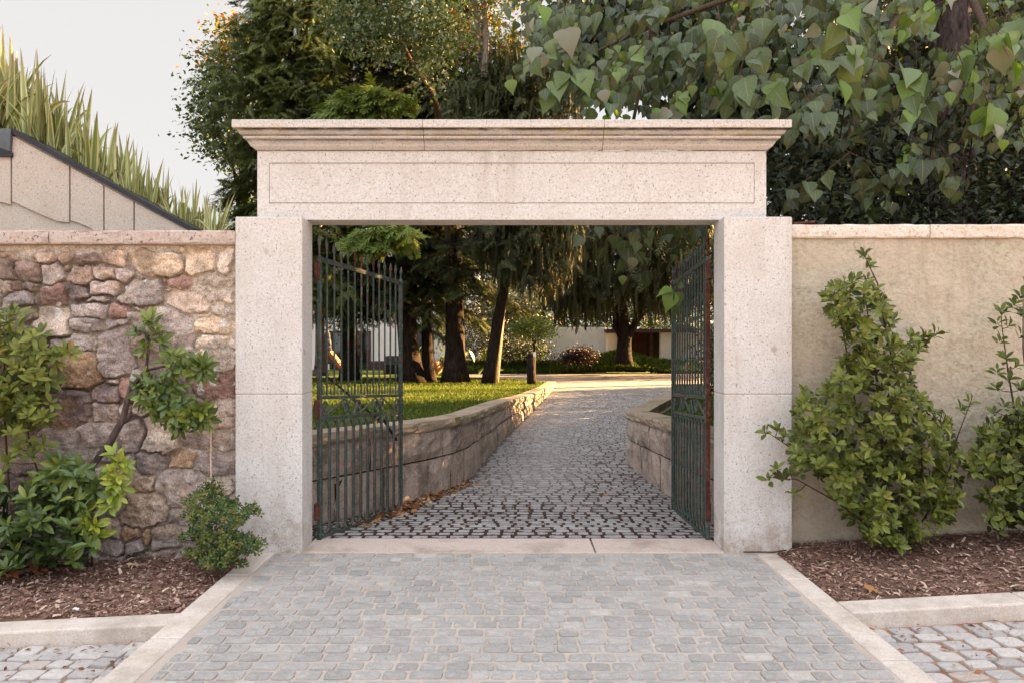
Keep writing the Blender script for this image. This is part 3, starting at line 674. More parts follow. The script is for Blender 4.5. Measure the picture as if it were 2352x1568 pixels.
def rubble():
    Yw = 6.33; S = np.array([(gx(a, Yw), gz(b, Yw), w_/F*Yw/2*1.2, h/F*Yw/2*1.2) for a, b, w_, h, c in st]); C = np.array([c for *_, c in st])*np.array((1.24, 1.23, 1.26))
    x0, x1, z0, z1 = gx(-560, Yw), -2.20, -.5, 2.49; dx = .0062
    nx, nz = int((x1-x0)/dx), int((z1-z0)/dx); X, Z = np.meshgrid(np.linspace(x0, x1, nx), np.linspace(z0, z1, nz))
    Xw = X+.05*fbm(X*6, Z*6, 1, 3)+.016*fbm(X*22, Z*22, 3, 3); Zw = Z+.05*fbm(X*6+40, Z*6, 2, 3)+.018*fbm(X*22+9, Z*22, 4, 3)
    d1 = np.full(X.shape, 9.); d2 = np.full(X.shape, 9.); idx = np.zeros(X.shape, int)
    rr = np.random.default_rng(4); rot = rr.normal(0, .10, len(S)); tl = rr.normal(0, .09, (len(S), 2)); bul = rr.uniform(.55, 1.35, len(S)); pw = rr.uniform(2.6, 4.2, len(S))
    for i, (sx, sz, hw, hh) in enumerate(S):
        m = (np.abs(X[0]-sx) < hw*2+.1); n = (np.abs(Z[:, 0]-sz) < hh*2+.1)
        if not m.any() or not n.any(): continue
        sl_ = np.ix_(n, m); ax = Xw[sl_]-sx; az = Zw[sl_]-sz; c, s = math.cos(rot[i]), math.sin(rot[i])
        u = np.abs(ax*c+az*s)/hw; v = np.abs(az*c-ax*s)/hh; mn = min(hw, hh)
        d = ((u**pw[i]+v**pw[i])**(1/pw[i])-1)*mn          # signed distance-ish in metres
        a, b, k = d1[sl_], d2[sl_], idx[sl_]
        lt = d < a; b = np.where(lt, a, np.minimum(b, d)); a = np.where(lt, d, a); k = np.where(lt, i, k)
        d1[sl_] = a; d2[sl_] = b; idx[sl_] = k
    e = np.minimum(-d1, (d2-d1)*.5-.0045)                  # depth inside the stone
    e = e+.003*fbm(X*40, Z*40, 5, 2)
    k = np.clip((e+.001)/.008, 0, 1); k = k*k*(3-2*k)
    sx, sz = S[idx, 0], S[idx, 1]
    prof_ = .018*np.clip(e/.05, 0, 1)**.6*bul[idx]+.026*bul[idx]
    plane = tl[idx, 0]*(X-sx)*1.6+tl[idx, 1]*(Z-sz)*1.6
    h = k*(prof_+plane+.020*fbm(X*14, Z*14, 6, 4)-.026*np.abs(fbm(X*9+3, Z*13, 8, 5))+.010)
    right = np.clip((X-gx(380, Yw))/.25, 0, 1); up = np.clip((Z-gz(600, Yw))/.07+.8*fbm(X*3, Z*3, 11, 3), 0, 1)
    mort = -.012+.012*fbm(X*10, Z*10, 7, 3)+.026*np.maximum(right, up)+.02*np.clip(fbm(X*3, Z*3, 9, 2), 0, 1)*(1-k)
    deep = np.clip(-fbm(X*2.3+7, Z*2.3, 2, 2)+.12, 0, .5)*(1-np.maximum(right, up))
    h = np.maximum(h, 0)+mort*(1-.75*k)-deep*.10*(1-k)
    cs = C[idx]*rr.uniform(.84, 1.14, (len(S), 1))[idx]
    blot = np.clip(fbm(X*5, Z*5, 3, 4)*1.6, -.35, .4)[..., None]
    cs = cs*(1+blot*.7)
    li = np.clip((fbm(X*11+50, Z*11, 5, 3)-.42)*9, 0, 1)*np.clip((Z-.6)/.5, 0, 1); cs = cs*(1-.8*li[..., None])+np.array((.62, .57, .52))*.8*li[..., None]
    og = np.clip((fbm(X*4+20, Z*4+8, 6, 3)-.25)*3, 0, .5)[..., None]; cs = cs*(1-og)+np.array((.38, .26, .165))*og
    mc = np.array((.44, .36, .29))*(1-up[..., None])+np.array((.64, .57, .51))*up[..., None]
    mc = mc*(1-right[..., None]*.6)+np.array((.56, .47, .38))*right[..., None]*.6
    lo = np.clip((fbm(X*2+5, Z*2, 4, 3)+.1)*1.5, 0, 1)[..., None]*(1-np.maximum(right, up))[..., None]
    mc = mc*(1-lo*.85)+np.array((.085, .055, .045))*lo*.85
    col = cs*k[..., None]+mc*(1-k[..., None])
    V = np.stack([X, Yw-h, Z], -1).reshape(-1, 3); i = np.arange(nx*nz).reshape(nz, nx)
    f = np.stack([i[:-1, :-1], i[:-1, 1:], i[1:, 1:], i[1:, :-1]], -1).reshape(-1, 4)
    return V, f, np.clip(col, .01, .9).reshape(-1, 3), x0
V, f, c, rx0 = rubble()
rw = empty('rubble_wall', (-3.4, 6.35, 0), 'old rubble stone wall with pale mortar and a lichened coping left of the gateway', 'stone wall')
np_mesh('rubble_face', V, [f], M['rubble'], rw, col=c, smooth=True)
MB().box(rx0, -2.2, 6.42, 6.6, -.5, 2.486).build('wall_core', M['rubble'], rw)
xs = [rx0, -5.35, gx(113, 6.22), -2.238]
def coping(x0, x1, yf, yb, z0, z1, mat, root, seed):
    rg = np.random.default_rng(seed); n = max(4, int((x1-x0)/.02)); m = 9
    prof2 = [(yb, z1), (yf+.012, z1), (yf+.003, z1-.004), (yf, z1-.014), (yf-.002, (z0+z1)/2), (yf, z0+.014), (yf+.004, z0+.004), (yf+.014, z0), (yb, z0)]
    xx = np.linspace(x0, x1, n); V = []
    for x in xx:
        for k, (y, z) in enumerate(prof2):
            a = 1 if 0 < k < 8 else 0
            V.append((x, y+a*.008*float(fbm(np.array(x*9+k*.7), np.array(seed*3.1+k*.9), 2, 4)), z+a*.007*float(fbm(np.array(x*9), np.array(seed*7.1+k*1.7), 4, 4))))
    V = np.array(V); i = np.arange(n*m).reshape(n, m)
    f = np.stack([i[:-1, :-1], i[:-1, 1:], i[1:, 1:], i[1:, :-1]], -1).reshape(-1, 4)
    caps = np.array([list(range(m))[::-1], list(range((n-1)*m, n*m))])
    return np_mesh('coping_stone', V, [f, caps], mat, root, smooth=False)
for i in range(3): coping(xs[i]+.004, xs[i+1]-.004, 6.215, 6.62, 2.485, 2.597, M['lichen_granite'], rw, i+1)
# ================================================================ PLASTERED WALL (right)
pw_ = empty('plastered_wall', (4.2, 6.4, 0), 'rough beige plastered wall with yellowish granite coping right of the gateway', 'wall')
V, f = grid(2.25, 6.2, 330, -.3, 2.552, 240, lambda X, Z: X*0)
Yp = 6.335-.012*fbm(V[:, 0]*7, V[:, 1]*7, 2, 5)-.01*fbm(V[:, 0]*1.3, V[:, 1]*1.3, 5, 2)
V = np.c_[V[:, 0], Yp, V[:, 1]]; np_mesh('plaster_face', V, [f], M['plaster'], pw_, smooth=True)
MB().box(2.25, 22, 6.36, 6.62, -.4, 2.551).build('wall_core', M['plaster'], pw_)
xs = [2.272, gx(2137, 6.3), 4.9, 6.4, 8.2, 10, 12, 14, 16, 18, 20, 22]
for i in range(len(xs)-1): coping(xs[i]+.004, xs[i+1]-.004, 6.305, 6.66, 2.548, 2.66, M['yellow_granite'], pw_, 20+i)
o = MB().box(gx(1822, 6.4), gx(1871, 6.4), 6.38, 6.44, 2.668, 2.686, .002, T=lambda v: (v[0], v[1], v[2]+(v[0]-2.33)*.1)).build('rusty_bracket', M['rust']); tag(o, 'flat rusty iron strip lying on the yellowish coping by the pier', 'iron strip')
def polyline_at(P, t):
    P = np.asarray(P); s = np.linspace(0, 1, len(P)); return np.stack([np.interp(t, s, P[:, i]) for i in range(3)], -1)
# ================================================================ LEAVES
def nz(v): return v/np.maximum(np.linalg.norm(v, axis=-1, keepdims=True), 1e-9)
def leaf_t(n, wf, fold=.12, curl=.15):
    """leaf along +y (0..1), upper face +z; rows of two quads; returns verts, quads, luv"""
    V = []; U = []
    for i in range(n+1):
        t = i/n; hw = wf(t); z = -curl*t*t
        for sx in (-1, 0, 1): V.append((sx*hw, t, z+(fold*hw*2 if sx else 0))); U.append((sx, t, 0))
    q = []
    for i in range(n):
        b = i*3; q += [(b, b+1, b+4, b+3), (b+1, b+2, b+5, b+4)]
    return np.array(V), np.array(q), np.array(U, float)
ELL = leaf_t(5, lambda t: .205*max(math.sin(math.pi*min(1, t**1.12)), .03)**.62, .14, .26)
ELL2 = leaf_t(2, lambda t: .2*(1 if t == .5 else .03), .12, .12)
OBO = leaf_t(4, lambda t: .23*max(math.sin(math.pi*t**1.15), .02)**.7, .16, .16)
DEL = leaf_t(6, lambda t: [.11, .40, .455, .40, .27, .115, .008][round(t*6)], .10, .22)
SML = leaf_t(2, lambda t: .32*(1 if t == .5 else .05), .15, .1)
def frame(D, N):
    Y = nz(D); X = nz(np.cross(Y, N)); Z = np.cross(X, Y); return X, Y, Z
def inst(T, P, D, N, S, tint, Wd=None):
    V, q, U = T; X, Y, Z = frame(D, N); n = len(P); S = np.broadcast_to(S, (n,))[:, None, None]; wd = np.ones(n) if Wd is None else Wd
    v = P[:, None]+S*(V[None, :, 0:1]*wd[:, None, None]*X[:, None]+V[None, :, 1:2]*Y[:, None]+V[None, :, 2:3]*Z[:, None])
    f = q[None]+(np.arange(n)*len(V))[:, None, None]
    return v.reshape(-1, 3), f.reshape(-1, 4), np.repeat(tint, len(q)), np.tile(U, (n, 1))
def merge(parts):
    off = 0; V = []; Q = []; T = []; U = []
    for v, f, t, u in parts: V.append(v); Q.append(f+off); T.append(t); U.append(u); off += len(v)
    return np.concatenate(V), np.concatenate(Q), np.concatenate(T), np.concatenate(U)
def leafmesh(name, parts, mat, parent, smooth=False):
    v, f, t, u = merge(parts); return np_mesh(name, v, [f], mat, parent, tint=t, luv=u, smooth=smooth)
def rv(rg, n): return nz(rg.normal(size=(n, 3)))
def inpoly(px, py, poly):
    c = np.zeros(len(px), bool); n = len(poly)
    for i in range(n):
        x1, y1 = poly[i]; x2, y2 = poly[(i+1) % n]
        if y1 == y2: continue
        m = ((py > min(y1, y2)) & (py <= max(y1, y2))); c ^= m & (px < (x2-x1)*(py-y1)/(y2-y1)+x1)
    return c
def sample_poly(rg, poly, n):
    p = np.array(poly, float); lo, hi = p.min(0), p.max(0); out = np.zeros((0, 2))
    while len(out) < n:
        q = rg.uniform(lo, hi, (n*3, 2)); out = np.concatenate([out, q[inpoly(q[:, 0], q[:, 1], poly)]])
    return out[:n]
def whorls(rg, P, A, T, L, k=(5, 8), spread=(.5, 1.3), tint=None, stemlen=.05, wj=.15):
    """rosettes of leaves at P around axis A"""
    Ps = []; Ds = []; Ns = []; Ss = []; Ti = []
    for i in range(len(P)):
        m = rg.integers(k[0], k[1]+1); a = nz(A[i]); u = nz(np.cross(a, rg.normal(size=3))); w = np.cross(a, u)
        ph = rg.random()*6.28
        for j in range(m):
            th = ph+j*2.4+rg.normal(0, .2); sp = rg.uniform(*spread); r = u*math.cos(th)+w*math.sin(th)
            d = a*math.cos(sp)+r*math.sin(sp); nn = a*math.sin(sp)-r*math.cos(sp)+rg.normal(0, .18, 3)
            Ps.append(P[i]-a*stemlen*(j/m)+d*.008); Ds.append(d); Ns.append(nn); Ss.append(L*rg.uniform(.65, 1.15)*(1-.25*(1-j/m)))
            Ti.append(np.clip((tint[i] if tint is not None else .5)+rg.normal(0, .13), 0, 1))
    return inst(T, np.array(Ps), np.array(Ds), np.array(Ns), np.array(Ss), np.array(Ti), rg.uniform(1-wj, 1+wj, len(Ps)))
M['photinia'] = ramped('photinia_leaf', [(0, (.020, .030, .009)), (.35, (.055, .075, .014)), (.65, (.115, .145, .022)), (.88, (.20, .22, .035)), (1, (.25, .17, .05))], .45, .2, .32, ((.16, .19, .06), .35), ((.22, .22, .05), .55))
M['laurel'] = ramped('laurel_leaf', [(0, (.014, .026, .008)), (.4, (.036, .062, .013)), (.75, (.08, .12, .02)), (1, (.17, .20, .03))], .35, .15, .45, ((.14, .19, .06), .5))
M['laurel_y'] = ramped('yellowish_laurel_leaf', [(0, (.08, .12, .015)), (.5, (.20, .26, .025)), (1, (.36, .37, .04))], .35, .2, .5, ((.10, .17, .03), .5))
M['box'] = ramped('small_shrub_leaf', [(0, (.012, .030, .009)), (.5, (.032, .068, .016)), (.85, (.07, .115, .022)), (1, (.16, .15, .03))], .45, .15, .4)
M['poplar'] = ramped('poplar_leaf', [(0, (0.028, 0.039, 0.021)), (0.25, (0.052, 0.075, 0.034)), (0.5, (0.091, 0.127, 0.049)), (0.72, (0.127, 0.19, 0.049)), (0.85, (0.13, 0.226, 0.017)), (0.93, (0.13, 0.14, 0.085)), (1, (0.22, 0.215, 0.16))], .42, .28, .45, ((.20, .22, .10), .55))
M['hedge'] = ramped('dark_hedge_leaf', [(0, (.010, .014, .007)), (.5, (.026, .036, .014)), (1, (.075, .085, .032))], .5, .08, .35)
M['conifer'] = ramped('conifer_needles', [(0, (.018, .018, .010)), (.4, (.045, .052, .018)), (.75, (.085, .105, .030)), (1, (.15, .165, .045))], .7, .1, .2)
M['cedar'] = ramped('bright_cedar_needles', [(0, (.06, .085, .015)), (.5, (.12, .16, .03)), (1, (.21, .25, .05))], .7, .15, .2)  # lighter needle colour for boughs meant to look lit by the sky
M['weeping'] = ramped('weeping_needles', [(0, (.028, .028, .014)), (.5, (.06, .066, .026)), (1, (.14, .15, .065))], .7, .12, .2)
M['aspen'] = ramped('aspen_leaf', [(0, (.03, .045, .018)), (.5, (.07, .10, .038)), (1, (.18, .22, .12))], .5, .2, .35)
M['maple'] = ramped('maple_leaf', [(0, (.02, .035, .010)), (.45, (.045, .075, .016)), (.75, (.11, .14, .02)), (.9, (.33, .22, .02)), (1, (.34, .10, .03))], .6, .25, .3)
M['redmaple'] = ramped('dark_red_leaf', [(0, (.02, .010, .012)), (.5, (.045, .02, .02)), (1, (.09, .035, .032))], .6, .15, .3)
M['phormium'] = None
def flax():
    n = NT('striped_flax_blade'); sep = n.n.new('ShaderNodeSeparateXYZ'); n.l.new(n.attr('luv', 'Vector'), sep.inputs[0]); u = n.math('ABSOLUTE', sep.outputs['X']); v = sep.outputs['Y']
    t = n.attr('tint'); g = n.ramp(t, [(0, (.16, .20, .06)), (.5, (.25, .285, .095)), (1, (.34, .36, .14))]); ye = n.ramp(t, [(0, (.46, .43, .17)), (1, (.64, .58, .32))])
    c = n.mix(n.math('GREATER_THAN', u, .55), g, ye)
    c = n.mix(n.ramp(v, [(.72, 0), (1, .75)]), c, (.26, .14, .10))
    return n.done(c, .45, None, .4, 0, .18)
M['phormium'] = flax()
M['chips'] = ramped('bark_chips', [(0, (.08, .045, .037)), (.4, (.215, .115, .088)), (.7, (.36, .225, .17)), (1, (.60, .47, .37))], .85, 0, .15)
M['dead'] = ramped('fallen_leaf', [(0, (.10, .035, .018)), (.4, (.26, .10, .045)), (.7, (.36, .22, .08)), (1, (.52, .42, .30))], .8, .1, .2)
M['blade'] = ramped('grass_blades', [(0, (.027, .045, .005)), (.5, (.066, .092, .009)), (1, (.14, .16, .02))], .7, .3, .2)
# ================================================================ FRONT SHRUBS
def stems(root, lists, mat, name='stem'):
    for pts, r0, r1 in lists:
        n = len(pts); MB().tube([at(*p) for p in pts], [r0+(r1-r0)*i/(n-1) for i in range(n)], 7).build(name, mat, root, smooth=True)
def shrub(name, label, cat, base, poly, n, Y0, Y1, T, L, mat, seed, st=(), extra=(), k=(5, 8), tintf=None, twig=True, group=None, spread=(.5, 1.3), up=.55):
    rg = np.random.default_rng(seed); root = empty(name, base, label, cat, group); root.location = base
    pp = sample_poly(rg, poly, n) if n else np.zeros((0, 2)); P = []; A = []; ti = []
    yb = max([p[1] for p in poly]) if n else 1; yt = min([p[1] for p in poly]) if n else 0
    cxp = np.mean([p[0] for p in poly]) if n else 0
    for x, y in pp:
        t = rg.random(); Y = Y0+(Y1-Y0)*t
        P.append(at(x, y, Y)); A.append(np.array(((x-cxp)/250+rg.normal(0, .35), -.75+rg.normal(0, .3), up+rg.normal(0, .35))))
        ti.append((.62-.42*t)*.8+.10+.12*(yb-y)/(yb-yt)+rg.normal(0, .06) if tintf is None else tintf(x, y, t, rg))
    for x, y, Y, ax, az in extra:
        P.append(at(x, y, Y)); A.append(np.array((ax+rg.normal(0, .15), -.6, az+rg.normal(0, .15)))); ti.append(.55+rg.normal(0, .08) if tintf is None else tintf(x, y, .2, rg))
    P = np.array(P); A = np.array(A)
    w = whorls(rg, P, A, T, L, k, spread, ti)
    leafmesh('foliage', [w], mat, root)
    stems(root, st, M['twig'])
    SP = [polyline_at([at(*p) for p in s_[0]], np.linspace(.1, 1, 60)) for s_ in st]; SP = np.concatenate(SP) if SP else None
    if SP is not None:
        for i in range(n, len(P)):
            dd = np.linalg.norm(SP-P[i], axis=1)+.6*np.maximum(0, SP[:, 2]-P[i][2]+.03); b = SP[np.argmin(dd)]
            if .02 < np.linalg.norm(b-P[i]) < .3: MB().tube([P[i], P[i]*.55+b*.45-np.array((0, 0, .012)), b], [.0022, .003, .004], 4, cap=False).build('twig', M['twig'], root)
    return root
R1 = [(1822, 940), (1850, 890), (1890, 890), (1925, 850), (1950, 800), (1925, 760), (1905, 700), (1900, 655), (1950, 640), (1985, 640), (2010, 655), (2045, 690), (2045, 740), (2060, 770), (2140, 765), (2110, 810), (2080, 840), (2100, 890), (2140, 940), (2175, 950), (2200, 1005), (2212, 1060), (2205, 1130), (2185, 1190), (2140, 1235), (2060, 1255), (1990, 1235), (1940, 1170), (1890, 1130), (1850, 1085), (1822, 1080)]
e1 = [(x, y, 6.0, dx, .9) for x, y, dx in ((1985, 585, -.3), (1996, 610, .4), (1992, 640, 0), (2010, 665, .2), (1990, 690, -.4), (2030, 690, .5), (1915, 655, -.2), (1940, 645, .3), (1965, 640, .5), (1895, 680, -.5), (1925, 690, .1), (1905, 720, -.2), (1950, 720, .2), (2035, 720, .4), (2050, 735, .2), (1980, 735, 0), (1945, 760, -.3), (2010, 760, 0), (1955, 790, -.2), (2045, 780, .3), (2100, 775, .6), (2130, 770, .8), (2155, 765, .9), (2110, 795, .3), (2070, 800, .2), (1990, 800, 0), (1940, 820, -.3), (1960, 840, 0), (2020, 830, 0), (2080, 830, .3), (2060, 860, .4), (1975, 870, -.2),
      (1755, 990, -.9), (1785, 985, -.4), (1800, 1000, -.2), (1762, 1100, -.8), (1785, 1075, -.3), (1800, 1095, -.4), (1815, 1085, 0), (1835, 990, -.2), (1843, 930, -.1), (1825, 1130, -.3), (2230, 920, .3), (2210, 935, .1))]
st1 = [([(2060, 1252, 6.1), (2030, 1100, 6.05), (2020, 940, 6.05), (2005, 800, 6.05), (1990, 700, 6.05)], .012, .004), ([(2070, 1252, 6.12), (2075, 1050, 6.1), (2065, 900, 6.1), (2035, 760, 6.1), (2015, 650, 6.05), (1996, 610, 6.0), (1983, 580, 6.0)], .012, .0025),
       ([(2045, 1252, 6.1), (1985, 1050, 6.1), (1960, 900, 6.1), (1940, 780, 6.08), (1920, 690, 6.05)], .011, .003), ([(2080, 1252, 6.1), (2120, 1100, 6.08), (2110, 920, 6.05), (2085, 830, 6.05), (2140, 772, 6.0)], .01, .003),
       ([(2050, 1250, 6.05), (1930, 1120, 6.0), (1850, 1050, 5.95), (1760, 990, 5.95)], .009, .003), ([(2050, 1250, 6.05), (1920, 1150, 6.0), (1830, 1100, 5.95), (1760, 1095, 5.95)], .008, .003), ([(2080, 1252, 6.05), (2170, 1120, 6.0), (2200, 1000, 5.98), (2232, 915, 5.98)], .009, .003)]
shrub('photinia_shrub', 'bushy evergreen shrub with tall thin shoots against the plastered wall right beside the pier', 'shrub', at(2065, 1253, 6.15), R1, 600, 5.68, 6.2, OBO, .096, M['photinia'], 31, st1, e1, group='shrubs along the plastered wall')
R2 = [(2240, 1030), (2255, 990), (2290, 960), (2330, 930), (2420, 900), (2480, 950), (2500, 1130), (2440, 1210), (2352, 1215), (2290, 1225), (2262, 1185), (2245, 1120), (2225, 1080)]
e2 = [(x, y, 6.0, dx, .9) for x, y, dx in ((2345, 680, 0), (2330, 700, -.3), (2350, 720, .3), (2300, 715, -.2), (2290, 740, -.5), (2320, 745, .2), (2300, 780, 0), (2345, 770, .2), (2310, 820, -.2), (2335, 840, .2), (2290, 850, -.4), (2320, 870, 0), (2290, 890, -.3), (2345, 890, 0), (2310, 930, 0), (2285, 945, -.3), (2370, 850, .3), (2380, 760, .2), (2360, 650, .1))]
st2 = [([(2370, 1215, 6.1), (2340, 1000, 6.1), (2315, 850, 6.08), (2300, 740, 6.05)], .012, .003), ([(2375, 1215, 6.1), (2365, 950, 6.1), (2350, 800, 6.05), (2350, 670, 6.0)], .012, .003)]
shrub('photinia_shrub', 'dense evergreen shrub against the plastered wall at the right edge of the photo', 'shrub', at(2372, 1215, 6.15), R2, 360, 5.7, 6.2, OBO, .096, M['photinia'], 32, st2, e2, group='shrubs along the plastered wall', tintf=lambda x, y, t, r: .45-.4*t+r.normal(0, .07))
L1 = [(-160, 720), (-20, 705), (35, 715), (65, 745), (95, 790), (120, 830), (125, 890), (110, 930), (112, 985), (60, 985), (30, 1000), (-30, 1010), (-160, 1000)]
eL = [(125, 815, 5.9, .5, .8), (150, 805, 5.9, .8, .6), (165, 812, 5.9, .9, .3), (130, 830, 5.9, .6, .2), (40, 720, 5.9, 0, .9), (15, 715, 5.9, -.2, .9), (95, 765, 5.9, .4, .8), (110, 870, 5.85, .7, .3), (118, 925, 5.85, .7, .2), (60, 1010, 5.8, .2, .2), (100, 1020, 5.8, .7, .2), (45, 1030, 5.8, 0, .1), (70, 1045, 5.8, .3, .4), (20, 1060, 5.8, 0, .3)]
stL = [([(-20, 1300, 6.0), (20, 1120, 5.95), (10, 950, 5.95), (10, 800, 5.95), (15, 720, 5.92)], .012, .003), ([(30, 1300, 5.95), (90, 1100, 5.9), (65, 1000, 5.88), (60, 900, 5.9), (90, 780, 5.9)], .009, .003)]
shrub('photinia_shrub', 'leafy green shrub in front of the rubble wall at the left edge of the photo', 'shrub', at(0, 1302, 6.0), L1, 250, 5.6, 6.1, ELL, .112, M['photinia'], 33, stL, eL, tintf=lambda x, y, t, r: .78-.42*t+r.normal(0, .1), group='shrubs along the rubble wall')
e3 = [(345, 735, 6.0, 0, 1), (315, 765, 6.0, -.6, .6), (360, 765, 6.0, .5, .8), (335, 785, 6.0, -.3, .3), (370, 785, 6.0, .7, .3), (350, 745, 5.97, .1, .8), (330, 800, 6, -.3, .1),
      (380, 825, 5.95, .2, .8), (400, 815, 5.95, .5, .9), (445, 830, 5.95, .4, .9), (468, 835, 5.95, .8, .6), (450, 850, 5.93, .4, .1), (420, 840, 5.95, .4, .4), (465, 850, 5.92, .8, 0), (395, 850, 5.9, 0, .2),
      (330, 870, 5.95, -.4, .6), (350, 885, 5.9, 0, .6), (318, 895, 5.92, -.6, .2), (375, 880, 5.9, .3, .6), (400, 885, 5.9, .5, .5), (340, 910, 5.88, -.2, .3), (365, 905, 5.85, .1, .4), (405, 910, 5.9, .6, .3), (350, 935, 5.85, -.3, 0), (385, 930, 5.83, .2, .3), (415, 930, 5.88, .6, .2), (445, 945, 5.9, .9, .2), (465, 940, 5.9, .9, .3), (400, 955, 5.82, .2, 0), (430, 962, 5.85, .6, -.2), (455, 965, 5.88, .8, -.2), (375, 958, 5.84, -.2, -.2), (405, 980, 5.85, .1, -.4), (360, 945, 5.88, -.5, -.1), (470, 958, 5.9, 1, 0), (325, 920, 5.9, -.6, .1)]
r3 = shrub('laurel_shrub', 'wall trained laurel with clumps of glossy leaves on a thick bent dark stem', 'shrub', at(190, 1300, 6.1), [], 0, 5.8, 6.1, ELL, .125, M['laurel'], 34, (), e3+[(x+8, y+6, Y+.05, a, b) for x, y, Y, a, b in e3[8:]], k=(6, 9), tintf=lambda x, y, t, r: .74+r.normal(0, .14), group='shrubs along the rubble wall')
MB().tube([at(*p) for p in ((195, 1300, 6.1), (195, 1180, 6.1), (210, 1070, 6.05), (250, 1020, 6.0), (283, 960, 6.0), (300, 890, 6.0), (335, 850, 6.02), (345, 780, 6.0))], [.026, .026, .027, .028, .026, .02, .014, .007], 10).build('stem', M['stem_dark'], r3, True)
MB().tube([at(*p) for p in ((335, 850, 6.02), (390, 838, 5.98), (450, 840, 5.96))], [.011, .008, .004], 8).build('stem', M['stem_dark'], r3, True)
MB().tube([at(*p) for p in ((300, 890, 6.0), (350, 920, 5.92), (430, 950, 5.9))], [.012, .009, .004], 8).build('stem', M['stem_dark'], r3, True)
L3 = [(-160, 1120), (-20, 1100), (20, 1130), (60, 1090), (110, 1055), (175, 1060), (205, 1085), (225, 1140), (215, 1210), (205, 1270), (160, 1300), (100, 1285), (40, 1300), (-20, 1330), (-160, 1330)]
shrub('laurel_shrub', 'low dark green glossy laurel on the mulch in front of the rubble wall', 'shrub', at(90, 1308, 5.95), L3, 230, 5.5, 6.05, ELL, .13, M['laurel'], 35, [([(90, 1308, 5.95), (110, 1200, 5.85), (130, 1080, 5.8)], .01, .004), ([(120, 1308, 5.95), (180, 1180, 5.85), (185, 1080, 5.8)], .01, .004)], k=(5, 8), tintf=lambda x, y, t, r: .62-.42*t+r.normal(0, .13)+(.12 if y < 1120 else 0), group='shrubs along the rubble wall')
e4 = [(263, 1040, 5.7, .1, .9), (275, 1060, 5.7, .6, .6), (290, 1068, 5.7, .9, .2), (255, 1075, 5.7, -.4, .5), (270, 1090, 5.68, .4, .2), (240, 1095, 5.7, -.2, .5), (262, 1110, 5.66, .2, .3), (235, 1120, 5.68, -.4, .2), (280, 1120, 5.68, .8, .1), (255, 1135, 5.66, .2, .2), (275, 1140, 5.66, .7, -.1), (228, 1150, 5.66, -.4, .2), (250, 1160, 5.64, .2, 0), (215, 1160, 5.66, -.6, .1), (195, 1180, 5.64, -.2, .6), (205, 1200, 5.62, .1, .3), (220, 1205, 5.62, .5, .2), (188, 1205, 5.62, -.7, 0), (210, 1225, 5.6, .1, -.2), (225, 1232, 5.6, .6, -.3)]
shrub('laurel_shrub', 'yellow green laurel sprig beside the low dark laurel', 'shrub', at(210, 1300, 5.9), [], 0, 5.6, 5.7, ELL, .115, M['laurel_y'], 36, [([(210, 1300, 5.9), (215, 1220, 5.72), (245, 1130, 5.72), (262, 1045, 5.72)], .008, .003)], e4, k=(5, 7), tintf=lambda x, y, t, r: .6+r.normal(0, .2), group='shrubs along the rubble wall')
L5 = [(420, 1155), (440, 1135), (470, 1122), (485, 1112), (505, 1128), (530, 1150), (555, 1170), (582, 1160), (585, 1168), (560, 1195), (548, 1215), (575, 1232), (603, 1246), (585, 1258), (550, 1282), (510, 1303), (470, 1300), (440, 1282), (425, 1262), (455, 1250), (440, 1228), (415, 1232), (440, 1200), (430, 1172)]
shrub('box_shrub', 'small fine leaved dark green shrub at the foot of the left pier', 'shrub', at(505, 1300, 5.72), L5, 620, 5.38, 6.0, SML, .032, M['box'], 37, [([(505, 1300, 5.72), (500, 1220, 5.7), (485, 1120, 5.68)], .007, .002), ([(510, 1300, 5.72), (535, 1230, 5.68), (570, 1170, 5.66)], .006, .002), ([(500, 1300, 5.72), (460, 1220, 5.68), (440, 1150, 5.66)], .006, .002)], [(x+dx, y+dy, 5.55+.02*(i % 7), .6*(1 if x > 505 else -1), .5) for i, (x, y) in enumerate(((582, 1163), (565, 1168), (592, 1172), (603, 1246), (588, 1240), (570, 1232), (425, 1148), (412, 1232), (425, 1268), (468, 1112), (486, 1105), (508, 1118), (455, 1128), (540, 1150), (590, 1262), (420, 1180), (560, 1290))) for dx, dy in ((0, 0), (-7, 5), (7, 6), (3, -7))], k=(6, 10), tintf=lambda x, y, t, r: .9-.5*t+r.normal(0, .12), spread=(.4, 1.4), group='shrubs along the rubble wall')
tag(MB().tube([at(485, 1130, 5.95), at(484, 1050, 6.0), at(485, 958, 6.05)], .006, 6).build('plant_stake', plain('pale_cane', (.50, .33, .24), .7)), 'thin pale cane stake standing behind the small shrub by the left pier', 'stake')
